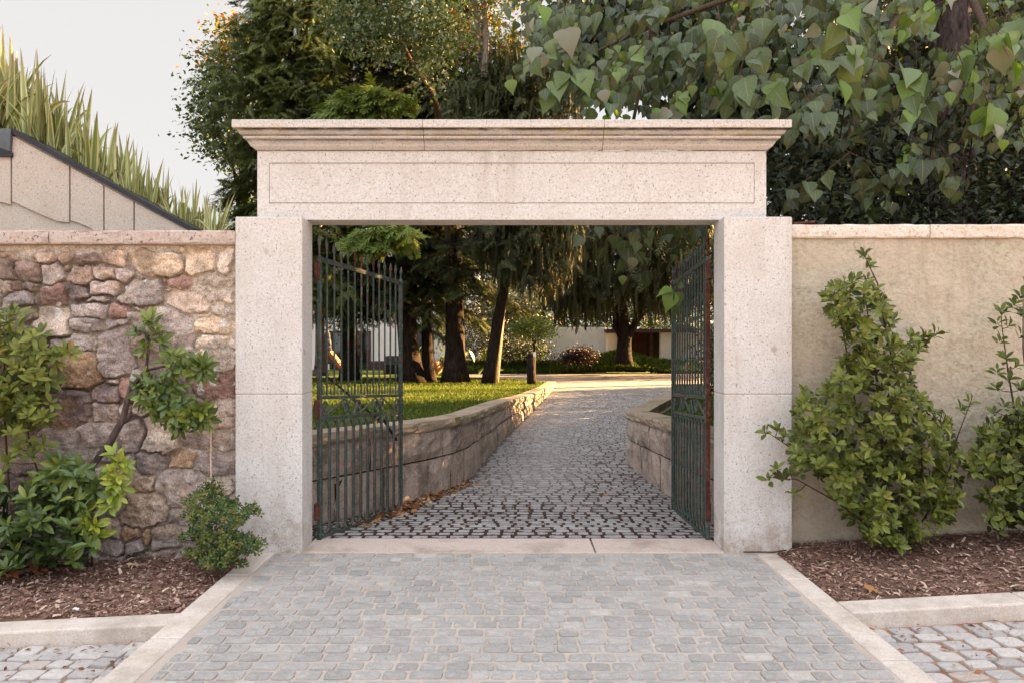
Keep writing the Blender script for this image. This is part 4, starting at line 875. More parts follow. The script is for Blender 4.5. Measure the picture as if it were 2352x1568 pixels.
# ================================================================ STRIPED FLAX ON THE RAMP
def flax_clump(seed, n, H):
    rg = np.random.default_rng(seed); m = 8; V = []; Q = []; Tn = []; U = []
    for i in range(n):
        az = rg.random()*6.28; lean = abs(rg.normal(.2, .22)); h = H*rg.uniform(.5, 1.1); w = rg.uniform(.026, .046); bend = rg.uniform(0, 1.1)*lean+(.7 if rg.random() < .10 else 0)
        p = np.array((rg.normal(0, .07), rg.normal(0, .06), 0.)); d0 = np.array((math.cos(az)*.9, math.sin(az)*.6, 0)); side = np.array((-math.sin(az), math.cos(az), 0)); tw = rg.normal(0, .9)
        o = len(V); t_ = rg.random()
        for k in range(m+1):
            t = k/m; a = lean+bend*t*t*1.2; dirv = d0*math.sin(a)+np.array((0, 0, math.cos(a)))
            if k: p = p+dirv*h/m
            sd_ = side*math.cos(tw)+np.cross(dirv, side)*math.sin(tw); ww = w*min(1, .45+t*2.2)*(1-max(0, (t-.45)/.55)**1.5)+.0008
            fo = np.cross(sd_, dirv)*ww*.35
            V += [p-sd_*ww+fo, p, p+sd_*ww+fo]; U += [(-1, t, 0), (0, t, 0), (1, t, 0)]
        for k in range(m):
            b = o+k*3; Q += [(b, b+1, b+4, b+3), (b+1, b+2, b+5, b+4)]; Tn += [t_, t_]
    return np.array(V), np.array(Q), np.array(Tn), np.array(U)
fl = [flax_clump(50+i, 24, 1.0) for i in range(4)]
FX = [(-60, 345, 1.25), (-12, 330, 1.22), (28, 335, 1.2), (75, 350, 1.08), (118, 375, .98), (160, 400, .95), (200, 425, .86), (238, 448, .82), (275, 470, .78), (310, 490, .72), (345, 512, .66), (378, 535, .68), (410, 550, .62), (438, 560, .62), (465, 568, .58), (490, 575, .60), (515, 585, .42)]
where = ['at the left photo edge', 'second from the left photo edge', 'behind the grey metal box', 'just right of the grey metal box', 'on the upper ramp edge', 'above the widest ramp stone', 'above the second ramp joint', 'at the middle of the ramp edge', 'above the narrow ramp stone', 'above the last ramp joint', 'on the lower ramp edge', 'near the low end of the ramp edge', 'over the very tip of the ramp', 'just past the tip of the ramp', 'third from the left pier', 'next to last before the left pier', 'right beside the left pier']
for i, (px, py, h) in enumerate(FX):
    Yc = 8.85+(i % 3)*.16; p = at(px, py, Yc); V, Q, Tn, U = fl[i % 4]
    root = empty('flax_plant', p, 'striped sword leaved flax clump '+where[i], 'plant', 'flax plants along the ramp')
    a = i*1.9; c, s = math.cos(a), math.sin(a); Vr = np.c_[V[:, 0]*c-V[:, 1]*s, V[:, 0]*s+V[:, 1]*c, V[:, 2]]*h*1.12
    np_mesh('blades', Vr, [Q], M['phormium'], root, tint=Tn, luv=U, local=True)
# sloping ramp wall with dark metal edging
Yr = 8.5
ramp = empty('ramp_wall', (gx(200, Yr), Yr, 0), 'sloping pale granite ramp wall edged with a dark metal strip above the rubble wall', 'ramp')
fr = lambda Y: (lambda a, b: (gx(a, Yr), Y, gz(b, Yr)))
def slab(poly, y0, y1, name, mat): return MB().prism(poly, fr(y0), fr(y1)).build(name, mat, ramp)
top = lambda x: 304+(x-30)*(531-304)/(443-30)
slab([(-400, 352), (26, 372), (28, 306), (443, 534), (470, 545), (470, 700), (-400, 700)], Yr+.03, Yr+.4, 'wall_body', M['ramp_granite'])
for poly in ([(-400, 345), (24, 362), (24, 470), (-20, 458), (-400, 420)], [(28, 312), (158, top(158)+8), (158, 511), (130, 508), (70, 482), (28, 462)], [(162.5, top(162.5)+8), (236.5, top(236.5)+8), (236.5, 545), (205, 522), (180, 512), (162.5, 506)], [(240.5, top(240.5)+8), (306, top(306)+8), (306, 580), (240.5, 580)], [(310, top(310)+8), (440, top(440)+4), (440, 600), (310, 600)]):
    slab(poly, Yr, Yr+.028, 'facing_stone', M['ramp_granite'])
slab([(26, 300), (33, 297), (446, 524), (446, 535), (33, 310)], Yr-.03, Yr+.42, 'metal_edging', M['black_metal'])
slab([(-400, 335), (31, 352), (31, 362), (-400, 346)], Yr-.03, Yr+.42, 'metal_edging', M['black_metal'])
bx = slab([(-60, 300), (26, 298), (31, 300), (28, 350), (-60, 318)], Yr-.05, Yr+.3, 'metal_box', M['grey_metal'])
hut = empty('far_building', at(20, 350, 30), 'dark building corner with a pale flat roof far behind the flax', 'building')
MB().box(gx(-200, 30), gx(58, 30), 30, 30.9, 0, gz(213, 30)).build('wall', M['black_metal'], hut)
MB().box(gx(-200, 30), gx(66, 30), 29.6, 31.0, gz(213, 30)+.004, gz(203, 30)).build('roof', M['grey_metal'], hut)
# ================================================================ MULCH, LEAVES, HOSE
rg = np.random.default_rng(61)
def chips(sgn, n, x1):
    X = 2.05+(x1-2.05)*rg.random(n)**1.15; Y = rg.uniform(4.84 if sgn < 0 else 5.05, 6.36, n); keep = ~((X < np.interp(Y, [4.8, 6.2], [2.1, 2.12])-.0)); X, Y = X[keep], Y[keep]; n = len(X)
    P = np.c_[X*sgn, Y, bedz(X*sgn, Y)+.006+.014*rg.random(n)]; D = np.c_[rg.normal(size=(n, 2)), rg.normal(0, .22, n)]; N = np.c_[rg.normal(0, .3, (n, 2)), np.ones(n)]
    return inst((np.array([(-.5, 0, 0), (.5, 0, 0), (.42, .5, .06), (-.42, .5, .06), (.3, 1, 0), (-.3, 1, 0)], float)*np.array((.32, 1, 1)), np.array([(0, 1, 2, 3), (3, 2, 4, 5)]), np.zeros((6, 3))), P, D, N, .012+.042*rg.random(n)**2.2, np.clip(rg.beta(1.4, 1.7, n), 0, 1), rg.uniform(.5, 1.7, n))
o = leafmesh('bark_mulch', [chips(-1, 13000, 5.5), chips(1, 13000, 5.5)], M['chips'], None); tag(o, 'reddish brown bark chips covering the beds beside the driveway', 'mulch', None, 'stuff')
def dead_leaf(p, size, rz, tilt, tint, label, group=None):
    n = 15; rad = [1, .55, .85, .5, .95, .45, .8, .35, .3, .35, .8, .45, .95, .5, .85]
    V = [(0, 0, .004)]+[(math.sin(2*math.pi*i/n)*rad[i]*.5, math.cos(2*math.pi*i/n)*rad[i]*.5, .10*math.sin(i*1.7)*rad[i]) for i in range(n)]
    V = np.array(V)*size; c, s = math.cos(rz), math.sin(rz); V = np.c_[V[:, 0]*c-V[:, 1]*s, V[:, 0]*s+V[:, 1]*c, V[:, 2]+V[:, 1]*tilt]
    root = tag(np_mesh('fallen_leaf', V, [np.array([(0, 1+i, 1+(i+1) % n) for i in range(n)])], M['dead'], None, tint=np.full(n, tint), local=True), label, 'leaf', group)
    root.location = p; return root
def onbed(px, py, lift=.02):
    Y = 1.7*F/(py-784)
    for _ in range(4): Y = (EYE-float(bedz(np.array(gx(px, Y)), np.array(Y))))*F/(py-784)
    return np.array((gx(px, Y), Y, float(bedz(np.array(gx(px, Y)), np.array(Y)))+lift))
for px, py, sz, rz, tt, lab in ((2003, 1364, .13, .3, .55, 'tan lobed dead leaf alone near the right street kerb'), (2037, 1254, .10, 1, .3, 'orange dead leaf under the right shrub beside its stem'), (2190, 1240, .15, 2, .12, 'dark brown curled leaf on the right bed'), (2243, 1090, .10, 2, .38, ''), (2348, 1210, .11, .4, .32, 'orange dead leaf at the right photo edge'), (30, 1330, .18, .5, .35, 'large red brown lobed leaf at the left end of the left bed'), (90, 1318, .2, 1.2, .42, 'large orange brown leaf below the black hose'), (260, 1278, .16, 2.1, .25, 'curled red leaf beside the hose end'), (395, 1268, .14, 0, .22, 'dark red leaf at the foot of the rubble wall'), (432, 1290, .13, 1, .12, 'dark maroon leaf beside the small shrub'), (310, 1305, .12, 2, .95, 'pale greenish leaf in the middle of the left bed')):
    if lab: dead_leaf(onbed(px, py, .035), sz, rz, .25, tt, lab, 'dead leaves on the mulch')
tag(MB().tube([onbed(px, py, .03) for px, py in ((-60, 1325), (0, 1316), (60, 1309), (120, 1306), (170, 1305), (212, 1302))], .012, 8).build('drip_hose', M['rubber'], None, True), 'black drip hose lying along the left bed under the laurels', 'hose')
tag(MB().tube([onbed(222, 1268, .02), onbed(245, 1262, .09), onbed(268, 1272, .07), onbed(284, 1285, .02)], .011, 8).build('hose_end', M['rubber'], None, True), 'short arched black hose end poking from the mulch right of the laurels', 'hose')
def stone(px, py, s, label):
    bm = bmesh.new(); bmesh.ops.create_icosphere(bm, subdivisions=2, radius=1); p = onbed(px, py, s*.3)
    for v in bm.verts: v.co = Vector(p)+Vector((v.co.x*s*1.3, v.co.y*s, v.co.z*s*.7))*(1+.25*float(fbm(np.array(v.co.x*2+px), np.array(v.co.y*2+v.co.z*2), 3, 2)))
    me = bpy.data.meshes.new('pebble'); bm.to_mesh(me); bm.free(); tag(link('pebble', me, M['white_wall']), label, 'pebble')
stone(493, 1302, .026, 'white pebble below the small shrub by the left pier'); stone(174, 1400, .018, 'small pale pebble on the left bed near the street kerb')
tag(MB().tube([(1.86, 6.17, .012), (1.98, 6.14, .02), (2.1, 6.15, .016), (2.2, 6.16, .03)], .006, 6).build('twig', M['twig'], None, True), 'thin bare twig lying at the foot of the right pier', 'twig')
# leaf litter at the left gate leaf
n = 700; t = rg.random(n)**.8; bx_ = np.interp(t, [0, .35, .75, 1], [-1.60, -1.25, -.93, -.55]); by_ = np.interp(t, [0, .35, .75, 1], [7.0, 7.95, 8.75, 9.7])
P = np.c_[bx_+rg.normal(0, .06, n)+.03, by_+rg.normal(0, .12, n), np.zeros(n)]; P[:, 0] = np.maximum(P[:, 0], np.array([xl(y) for y in P[:, 1]])+.03)
P[:, 2] = gd(P[:, 1])+.008+.03*rg.random(n)*np.exp(-((t-.5)/.25)**2)
n2 = 120; P2 = np.c_[rg.uniform(-1.6, 1.7, n2), rg.uniform(6.7, 14, n2), np.zeros(n2)]; P2[:, 2] = gd(P2[:, 1])+.012
PP = np.concatenate([P, P2]); m = len(PP); SZ = np.where(np.arange(m) < n, .03+.06*rg.random(m)**2, .02+.03*rg.random(m))
o = leafmesh('leaf_litter', [inst(ELL, PP, np.c_[rg.normal(size=(m, 2)), rg.normal(0, .3, m)], np.c_[rg.normal(0, .5, (m, 2)), np.ones(m)], SZ, np.clip(rg.beta(1.6, 1.6, m), 0, 1), rg.uniform(1, 2, m))], M['dead'], None)
tag(o, 'dry yellow and brown leaves drifted against the left gate leaf', 'leaf litter', None, 'stuff')
# debris in street joints
n = 500; X = rg.uniform(2.1, 5, n); sg = rg.choice([-1, 1], n); Y = np.where(sg < 0, 4.6-.9*rg.random(n)**2, 4.78-.9*rg.random(n)**2)
P = np.c_[X*sg, Y, np.array([-.09+zl(-x) if s < 0 else -.094+zr(x) for x, s in zip(X, sg)])+.01]
o = leafmesh('street_litter', [inst(ELL2, P, np.c_[rg.normal(size=(n, 2)), rg.normal(0, .2, n)], np.c_[rg.normal(0, .4, (n, 2)), np.ones(n)], .015+.05*rg.random(n)**3, rg.beta(1.4, 2.5, n)*.8, rg.uniform(.6, 1.6, n))], M['dead'], None)
tag(o, 'brown leaf crumbs swept against the street kerbs', 'leaf litter', None, 'stuff')
# lawn blades
n = 60000; Y = 7.3+(34-7.3)*rg.random(n)**.85; e = np.interp(Y, WL[:, 1], WL[:, 0])-.34; e = np.where(Y > 29, 1.4-(Y-29)*.45, e); X = e-rg.random(n)**1.1*np.minimum(3+Y*.33, 13)
P = np.c_[X, Y, lz(Y)-.05+.03*fbm(X*.7, Y*.7, 3, 3)]
n3 = 14000; Y3 = rg.uniform(8, 17, n3); e3_ = np.interp(Y3, np.r_[WR[:3, 1], WR[3:, 1]], np.r_[WR[:3, 0], WR[3:, 0]])+.34; X3 = e3_+rg.random(n3)*3.5
P = np.concatenate([P, np.c_[X3, Y3, .55-.012*(Y3-11)+.03*fbm(X3*0, Y3, 3, 3)]]); n = len(P)
BL = (np.array([(-.5, 0, 0), (.5, 0, 0), (.35, .6, .05), (-.35, .6, .05), (.02, 1, .25), (-.02, 1, .25)], float)*np.array((.16, 1, 1)), np.array([(0, 1, 2, 3), (3, 2, 4, 5)]), np.zeros((6, 3)))
o = leafmesh('grass', [inst(BL, P, np.c_[rg.normal(0, .35, (n, 2)), np.ones(n)], rg.normal(size=(n, 3))*np.array((1, 1, .1)), .03+.035*rg.random(n)+.0012*P[:, 1], np.clip(rg.beta(2, 2, n), 0, 1), np.full(n, 1.3))], M['blade'], None)
tag(o, 'short mown grass on the raised lawns', 'grass', None, 'stuff')
# ================================================================ TREES
def frond_t(nl=9, wd=.05, ang=58, ln=.36, taper=.75, droop=.25):
    V = []; Q = []
    def quad(a, b, w):
        d = b-a; n = np.cross(d, (0, 0, 1.)); n = n/max(np.linalg.norm(n), 1e-9)*w; o = len(V)
        V.extend([a-n, a+n, b+n*.3, b-n*.3]); Q.append((o, o+1, o+2, o+3))
    z = lambda t: -droop*t*t
    for k in range(nl):
        t = .06+.9*k/nl; a = np.array((0, t, z(t)))
        for s in (-1, 1):
            l = ln*(1-taper*t)*(.8+.4*((k*7+s*3) % 5)/5); an = R(ang-14*t); quad(a, a+np.array((s*math.sin(an)*l, math.cos(an)*l, -l*.25*((k+s) % 3))), wd)
    quad(np.array((0, 0, 0.)), np.array((0, 1.0, z(1))), wd*.7)
    return np.array(V), np.array(Q), np.zeros((len(V), 3))
FR = frond_t(10, .034, 52, .34, .7, .3); FRC = frond_t(10, .055, 50, .42, .6, .35)
WE = frond_t(12, .024, 24, .20, .3, 0.0)
def trunk(root, pts, r, mat, n=12, flare=1.5):
    P = np.array(pts, float); k = 14; t = np.linspace(0, 1, k); Q = polyline_at(P, t); rr = np.interp(t, np.linspace(0, 1, len(r)), r); rr[0] *= flare; rr[1] *= 1+(flare-1)*.25
    return MB().tube([tuple(q) for q in Q], list(rr), n).build('trunk', mat, root, True)
def conifer(base, H, r0, z0, Rm, seed, label, lean=(0, 0), nb=70, ns=26, fl=.62, mat='conifer', T=FR, droop=.45, bark='bark', sh=1.0, group='conifers on the lawn', cat='tree', name='conifer_tree', tb=(.15, .75), crown=None):
    rg = np.random.default_rng(seed); b = np.array(base, float); root = empty(name, base, label, cat, group)
    tp = [b+np.array((lean[0]*t, lean[1]*t, H*t)) for t in (0, .08, .2, .4, .6, .8, 1)]
    trunk(root, tp, [r0, r0*.9, r0*.75, r0*.5, r0*.25, .03], M[bark]); br = MB(); P = []; D = []; N = []; Ti = []
    for i in range(nb):
        t = (i+rg.random())/nb; z = z0+(H-z0)*t**.9; o = polyline_at(tp, np.array([z/H]))[0]; az = i*2.4+rg.normal(0, .4)
        prof = crown(t) if crown else (1-t)**sh*(.75+.25*min(1, t*6)); L = Rm*max(prof, .07)*rg.uniform(.65, 1.15)
        d = np.array((math.cos(az), math.sin(az), 0)); pts = [o+d*L*s+np.array((0, 0, L*(.22*s-droop*s*s))) for s in (0, .25, .5, .75, 1)]
        br.tube([tuple(p) for p in pts], [max(.012, L*.014)*(1-s*.8) for s in (0, .25, .5, .75, 1)], 5, cap=False)
        m = int(ns*(.4+L/Rm)); s = rg.uniform(.12, 1, m)**.75; q = polyline_at(pts, s); side = np.array((-d[1], d[0], 0)); sg = rg.choice([-1, 1], m)
        w = rg.random(m)*.20*L*(1.1-s*.6); q = q+side[None]*(sg*w)[:, None]+rg.normal(0, .08, (m, 3))
        P.append(q); D.append(d[None]*rg.uniform(.3, 1.1, (m, 1))+side[None]*(sg*rg.uniform(.2, 1.1, m))[:, None]+np.array((0, 0, -.3))+rg.normal(0, .25, (m, 3)))
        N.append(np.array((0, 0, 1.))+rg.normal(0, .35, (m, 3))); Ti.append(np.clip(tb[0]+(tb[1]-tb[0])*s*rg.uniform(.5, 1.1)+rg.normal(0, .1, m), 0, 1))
    br.build('branches', M[bark], root); P = np.concatenate(P); D = np.concatenate(D); N = np.concatenate(N); Ti = np.concatenate(Ti)
    leafmesh('crown', [inst(T, P, D, N, fl*rg.uniform(.6, 1.25, len(P)), Ti)], M[mat], root); return root, tp
def sprays(root, poly, Y0, Y1, n, fl, mat, seed, T=FRC, dirx=-.4, tb=.5, name='bright_branch', vert=0):
    rg = np.random.default_rng(seed); pp = sample_poly(rg, poly, n); Y = rg.uniform(Y0, Y1, n); P = np.array([at(x, y, q) for (x, y), q in zip(pp, Y)])
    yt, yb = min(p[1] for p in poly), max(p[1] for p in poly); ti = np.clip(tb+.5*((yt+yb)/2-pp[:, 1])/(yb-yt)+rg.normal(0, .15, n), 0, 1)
    if vert: D = np.c_[rg.normal(0, .10, (n, 2)), -np.ones(n)]; N = np.c_[rg.normal(0, 1, (n, 2)), np.zeros(n)]
    else: D = np.c_[dirx+rg.normal(0, .7, n), -.5+rg.normal(0, .5, n), -.25+rg.normal(0, .25, n)]; N = np.c_[rg.normal(0, .35, n), -.35+rg.normal(0, .3, n), np.ones(n)]
    return leafmesh(name, [inst(T, P, D, N, fl*rg.uniform(.6, 1.2, n), ti)], mat, root)
def broadleaf(base, H, r0, seed, label, blobs, nl, ll, mat, T=ELL2, bark='bark', group=None, name='broadleaf_tree', cat='tree', tpts=None, tint=None, clump=9):
    """blobs: (x,y,z,rx,ry,rz)"""
    rg = np.random.default_rng(seed); b = np.array(base, float); root = empty(name, base, label, cat, group)
    tp = [np.array(p, float) for p in tpts] if tpts is not None else [b, b+np.array((.1, 0, H*.35)), b+np.array((0, .1, H*.7))]
    trunk(root, tp, [r0, r0*.8, r0*.35], M[bark]); br = MB(); P = []; C = []; vol = np.array([x[3]*x[4]*x[5] for x in blobs])**.75; cnt = (nl*vol/vol.sum()/clump).astype(int)+1
    for (x, y, z, rx, ry, rz), m in zip(blobs, cnt):
        c = np.array((x, y, z)); u = rv(rg, m)*rg.random((m, 1))**.45; q = c+u*np.array((rx, ry, rz)); o = polyline_at(tp, np.array([rg.uniform(.45, .95)]))[0]
        mid = (o+c)/2+np.array((0, 0, .1)); br.tube([tuple(o), tuple(mid), tuple(c)], [r0*.3, r0*.2, r0*.08], 6, cap=False)
        for k in rg.choice(m, min(m, 8), replace=False): br.tube([tuple(c), tuple((c+q[k])/2+rg.normal(0, .1, 3)), tuple(q[k])], [r0*.09, r0*.06, .008], 4, cap=False)
        P.append(q); C.append(np.repeat(c[None], m, 0))
    br.build('branches', M[bark], root); P = np.concatenate(P); C = np.concatenate(C); n = len(P); k = clump
    Q = np.repeat(P, k, 0)+rg.normal(0, ll*2.0, (n*k, 3))*np.array((1, 1, .7)); D = rv(rg, n*k)*np.array((1, 1, .6))+np.array((0, 0, -.35)); N = rv(rg, n*k)*.8+np.array((0, 0, .8))
    ti = np.repeat((rg.normal(.45, .13, n) if tint is None else tint(P, rg)), k)+rg.normal(0, .12, n*k)
    leafmesh('crown', [inst(T, Q, D, N, ll*rg.uniform(.6, 1.3, n*k), np.clip(ti, 0, 1))], M[mat], root); return root
def ground_at(Y): return float(lz(Y))-.06
# -- the group of trees on the lawn, seen through the gateway and above it
c0 = lambda t: (1-t)**.55*(.8+.2*min(1, t*5))
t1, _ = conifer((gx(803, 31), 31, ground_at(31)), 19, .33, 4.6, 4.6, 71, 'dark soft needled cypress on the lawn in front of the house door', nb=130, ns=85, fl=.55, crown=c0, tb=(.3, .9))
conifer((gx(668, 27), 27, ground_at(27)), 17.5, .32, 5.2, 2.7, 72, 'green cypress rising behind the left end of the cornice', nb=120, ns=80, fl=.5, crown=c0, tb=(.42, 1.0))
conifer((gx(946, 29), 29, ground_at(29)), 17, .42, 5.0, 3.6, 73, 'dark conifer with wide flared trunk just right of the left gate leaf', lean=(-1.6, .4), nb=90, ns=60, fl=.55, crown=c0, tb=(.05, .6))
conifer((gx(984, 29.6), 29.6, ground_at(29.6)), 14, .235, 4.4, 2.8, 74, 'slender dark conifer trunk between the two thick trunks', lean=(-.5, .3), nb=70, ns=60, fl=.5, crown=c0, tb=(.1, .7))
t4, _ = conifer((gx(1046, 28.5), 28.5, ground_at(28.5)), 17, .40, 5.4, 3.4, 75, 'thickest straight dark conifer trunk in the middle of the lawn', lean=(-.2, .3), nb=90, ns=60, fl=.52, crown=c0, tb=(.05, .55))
FL2 = bpy.data.objects['conifer_tree.001']
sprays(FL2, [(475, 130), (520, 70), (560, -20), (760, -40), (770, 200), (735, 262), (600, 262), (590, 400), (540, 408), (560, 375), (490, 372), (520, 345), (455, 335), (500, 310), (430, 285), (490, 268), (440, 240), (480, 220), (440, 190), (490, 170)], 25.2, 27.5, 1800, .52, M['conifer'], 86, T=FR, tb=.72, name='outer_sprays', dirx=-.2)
# cedar boughs with lighter needles, painting in light from the open sky
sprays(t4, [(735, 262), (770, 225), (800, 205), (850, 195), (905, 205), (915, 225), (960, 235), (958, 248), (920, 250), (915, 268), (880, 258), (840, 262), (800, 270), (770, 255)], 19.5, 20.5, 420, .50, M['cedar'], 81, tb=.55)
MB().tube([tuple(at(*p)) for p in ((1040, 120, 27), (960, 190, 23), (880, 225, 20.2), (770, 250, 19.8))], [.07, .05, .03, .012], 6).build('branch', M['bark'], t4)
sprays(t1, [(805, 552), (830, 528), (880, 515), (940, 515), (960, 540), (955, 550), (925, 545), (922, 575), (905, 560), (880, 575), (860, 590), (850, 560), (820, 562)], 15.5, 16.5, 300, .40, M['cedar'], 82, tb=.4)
MB().tube([tuple(at(*p)) for p in ((803, 400, 29), (900, 490, 21), (900, 540, 16.4), (830, 550, 16))], [.08, .05, .03, .01], 6).build('branch', M['bark'], t1)
# autumn maple at the far left of the trees
def mt(P, rg): return np.where((P[:, 2] > 13.6) & (P[:, 0] < gx(555, 33)+.0) & (rg.random(len(P)) < .7), rg.uniform(.72, 1.0, len(P)), rg.normal(.38, .14, len(P)))
X0 = gx(520, 33)
broadleaf((gx(560, 33), 33, 0), 14, .25, 83, 'maple with a few orange and yellow leaves at the left edge of the trees', [(gx(505, 33), 33, gz(170, 33), 1.1, 1.4, 1.5), (gx(545, 33), 33, gz(95, 33), 1.0, 1.3, 1.2), (gx(480, 33), 33, gz(250, 33), .75, 1.2, 1.0), (gx(490, 33), 33, gz(310, 33), .8, 1.2, .8), (gx(545, 33), 33, gz(350, 33), 1.1, 1.2, .8), (gx(570, 33), 33, gz(250, 33), 1.5, 1.4, 1.6), (gx(570, 33), 33, gz(470, 33), .9, 1.0, .7), (gx(620, 33), 33, gz(160, 33), 1.5, 1.5, 2.0)], 9000, .2, 'maple', SML, name='maple_tree', tint=mt)
# aspens with small round leaves, pale thin trunks
broadleaf((gx(1042, 29.6), 29.6, .15), 12, .12, 84, 'slender aspen with round grey green leaves and a thin curved dark trunk', [(gx(790, 20), 20, gz(35, 20), .8, .8, .7), (gx(860, 20), 20, gz(90, 20), .9, .8, .6), (gx(930, 20), 20, gz(60, 20), .8, .8, .7), (gx(985, 20), 20, gz(110, 20), .55, .8, .7), (gx(1030, 20), 20, gz(60, 20), .6, .6, .9), (gx(900, 20), 20, gz(-20, 20), 1.6, .8, .7), (gx(985, 20), 20, gz(185, 20), .25, .5, .4)], 5200, .125, 'aspen', SML, 'twig', name='aspen_tree', clump=6,
          tpts=[at(1042, 874, 29.6), at(1030, 560, 27.5), at(1012, 275, 24), at(985, 190, 22), at(930, 130, 20.6), at(905, 0, 20.4), at(900, -200, 20.4)], tint=lambda P, rg: rg.normal(.62, .16, len(P)))
broadleaf((gx(1130, 28.8), 28.8, .15), 14, .17, 85, 'pale trunked aspen rising behind the middle of the cornice', [(gx(1130, 25), 25, gz(-20, 25), 1.5, 1.2, 1.0), (gx(1060, 25), 25.6, gz(90, 25), .7, .9, 1.2), (gx(1150, 25), 26, gz(80, 25), .8, .9, .9), (gx(1090, 25), 25.6, gz(190, 25), .5, .8, .8)], 4200, .13, 'maple', SML, 'bark_pale', name='aspen_tree', clump=6,
          tpts=[at(1130, 878, 28.8), at(1162, 620, 28.6), at(1150, 400, 27.5), at(1118, 240, 26), at(1105, 120, 25.4), at(1088, 0, 25), at(1080, -160, 25)], tint=lambda P, rg: np.where(P[:, 2] > 11.2, rg.uniform(.5, .95, len(P)), rg.normal(.35, .12, len(P))))  # top leaves yellowed in colour to look lit by golden sun
MB().tube([tuple(at(*p)) for p in ((1112, 180, 25), (1118, 80, 25.1), (1112, 0, 25.2), (1108, -150, 25.3))], [.11, .1, .09, .05], 8).build('trunk', M['bark_pale'], bpy.data.objects['aspen_tree.001'])
# weeping conifers
def weeping(base, seed, label, poly, Y0, Y1, n, fl, tpts, r, forks=(), nf=300):
    root = empty('weeping_conifer', base, label, 'tree', 'weeping conifers'); trunk(root, tpts, r, M['bark'], flare=1.25)
    for pts, rr in forks: MB().tube([tuple(p) for p in pts], rr, 8).build('limb', M['bark'], root, True)
    sprays(root, poly, Y0, Y1, n, fl, M['weeping'], seed, WE, tb=.42, name='hanging_foliage', vert=1)
    sprays(root, poly, Y0, Y1, nf, fl*.9, M['weeping'], seed+1, FR, tb=.35, name='crown'); return root
YE = 39.5
weeping((gx(1432, YE), YE, .9), 91, 'weeping conifer with thick forked trunk standing on the grassy mound', [(1215, 540), (1240, 480), (1300, 440), (1540, 430), (1640, 460), (1680, 600), (1640, 660), (1540, 690), (1460, 680), (1440, 640), (1418, 640), (1405, 680), (1390, 692), (1330, 700), (1255, 690), (1240, 660), (1225, 610), (1205, 580)], 35.5, 41.5, 2200, 1.35, [at(1432, 835, YE), at(1434, 775, YE), at(1425, 700, YE), at(1432, 560, YE), at(1440, 300, YE)], [.42, .36, .3, .24, .1],
        [([at(1434, 785, YE), at(1452, 755, YE-.1), at(1475, 715, YE-.2), at(1520, 600, YE)], [.22, .2, .16, .08]), ([at(1430, 780, YE), at(1412, 752, YE-.1), at(1408, 700, YE)], [.16, .12, .06])], 900)
YW = 26
weeping((gx(1123, 27.5), 27.5, ground_at(27.5)), 93, 'leaning conifer with one sunlit trunk edge near the wooden stump post', [(1010, 240), (1030, 200), (1080, 170), (1150, 160), (1230, 180), (1260, 260), (1330, 320), (1340, 560), (1280, 640), (1225, 650), (1190, 620), (1120, 600), (1080, 560), (1100, 480), (1060, 300)], 24.5, 28, 2800, .8, [at(1121, 886, 27.5), at(1138, 770, 27.4), at(1158, 660, 27.3), at(1178, 500, 27), at(1185, 300, 26.8), at(1180, 60, 26.8)], [.23, .20, .18, .16, .12, .05], (), 1400)
WD = bpy.data.objects['weeping_conifer.001']
sprays(WD, [(1130, 110), (1200, 90), (1340, 150), (1340, 275), (1110, 275), (1110, 180)], 24.5, 28, 900, .7, M['weeping'], 97, WE, tb=.4, name='upper_foliage', vert=1)
sprays(WD, [(1130, 90), (1200, 70), (1340, 130), (1340, 275), (1110, 275), (1110, 180)], 24.5, 28, 900, .6, M['weeping'], 98, FR, tb=.3, name='upper_sprays')
# small maples and shrubs by the far buildings
broadleaf((gx(1226, 33), 33, .1), 3, .05, 95, 'small yellow green maple with a thin stem behind the wooden stump post', [(gx(1195, 33), 33, gz(752, 33), .55, .5, .22), (gx(1230, 33), 33, gz(742, 33), .6, .5, .25), (gx(1255, 33), 33, gz(762, 33), .4, .4, .18), (gx(1215, 33), 33, gz(770, 33), .5, .4, .12)], 2600, .10, 'laurel_y', SML, 'bark', name='maple_tree', tpts=[at(1228, 868, 33), at(1228, 800, 33), at(1222, 765, 33)], clump=7, tint=lambda P, rg: rg.normal(.25, .15, len(P)))
broadleaf((gx(1325, 40.6), 40.6, .3), 1.2, .04, 96, 'low dark red maple in front of the white garden wall', [(gx(1305, 40.6), 40.6, gz(822, 40.6), .42, .4, .22), (gx(1328, 40.6), 40.6, gz(812, 40.6), .5, .4, .22), (gx(1350, 40.6), 40.6, gz(818, 40.6), .34, .4, .25)], 2200, .12, 'redmaple', SML, 'bark', name='red_maple', tpts=[at(1326, 843, 40.6), at(1326, 832, 40.6), at(1327, 822, 40.6)], clump=7, tint=lambda P, rg: rg.normal(.2, .15, len(P)))
def bush(px, py, Y, rx, rz, seed, label, mat='hedge', ll=.11, n=2500, name='garden_bush', group='bushes by the far buildings', ry=None, T=ELL2):
    c = at(px, py, Y); b = (c[0], Y, max(0, c[2]-rz)); return broadleaf(b, 1, .05, seed, label, [(c[0], Y, c[2], rx, ry or rx*.7, rz), (c[0]-rx*.5, Y-.2, c[2]-rz*.3, rx*.6, rx*.5, rz*.7), (c[0]+rx*.5, Y-.1, c[2]-rz*.2, rx*.6, rx*.5, rz*.7)], n, ll, mat, T, 'bark', group, name, 'bush', tpts=[(c[0], Y, c[2]-rz-.2), (c[0], Y, c[2]-rz*.5), (c[0], Y, c[2])])
bush(1205, 800, 42, 1.5, 1.0, 101, 'dark broad bush behind the small yellow green maple', n=6000)
bush(1110, 790, 42.5, 1.5, 1.3, 102, 'dark bush between the thick trunk and the leaning trunk', n=6000)
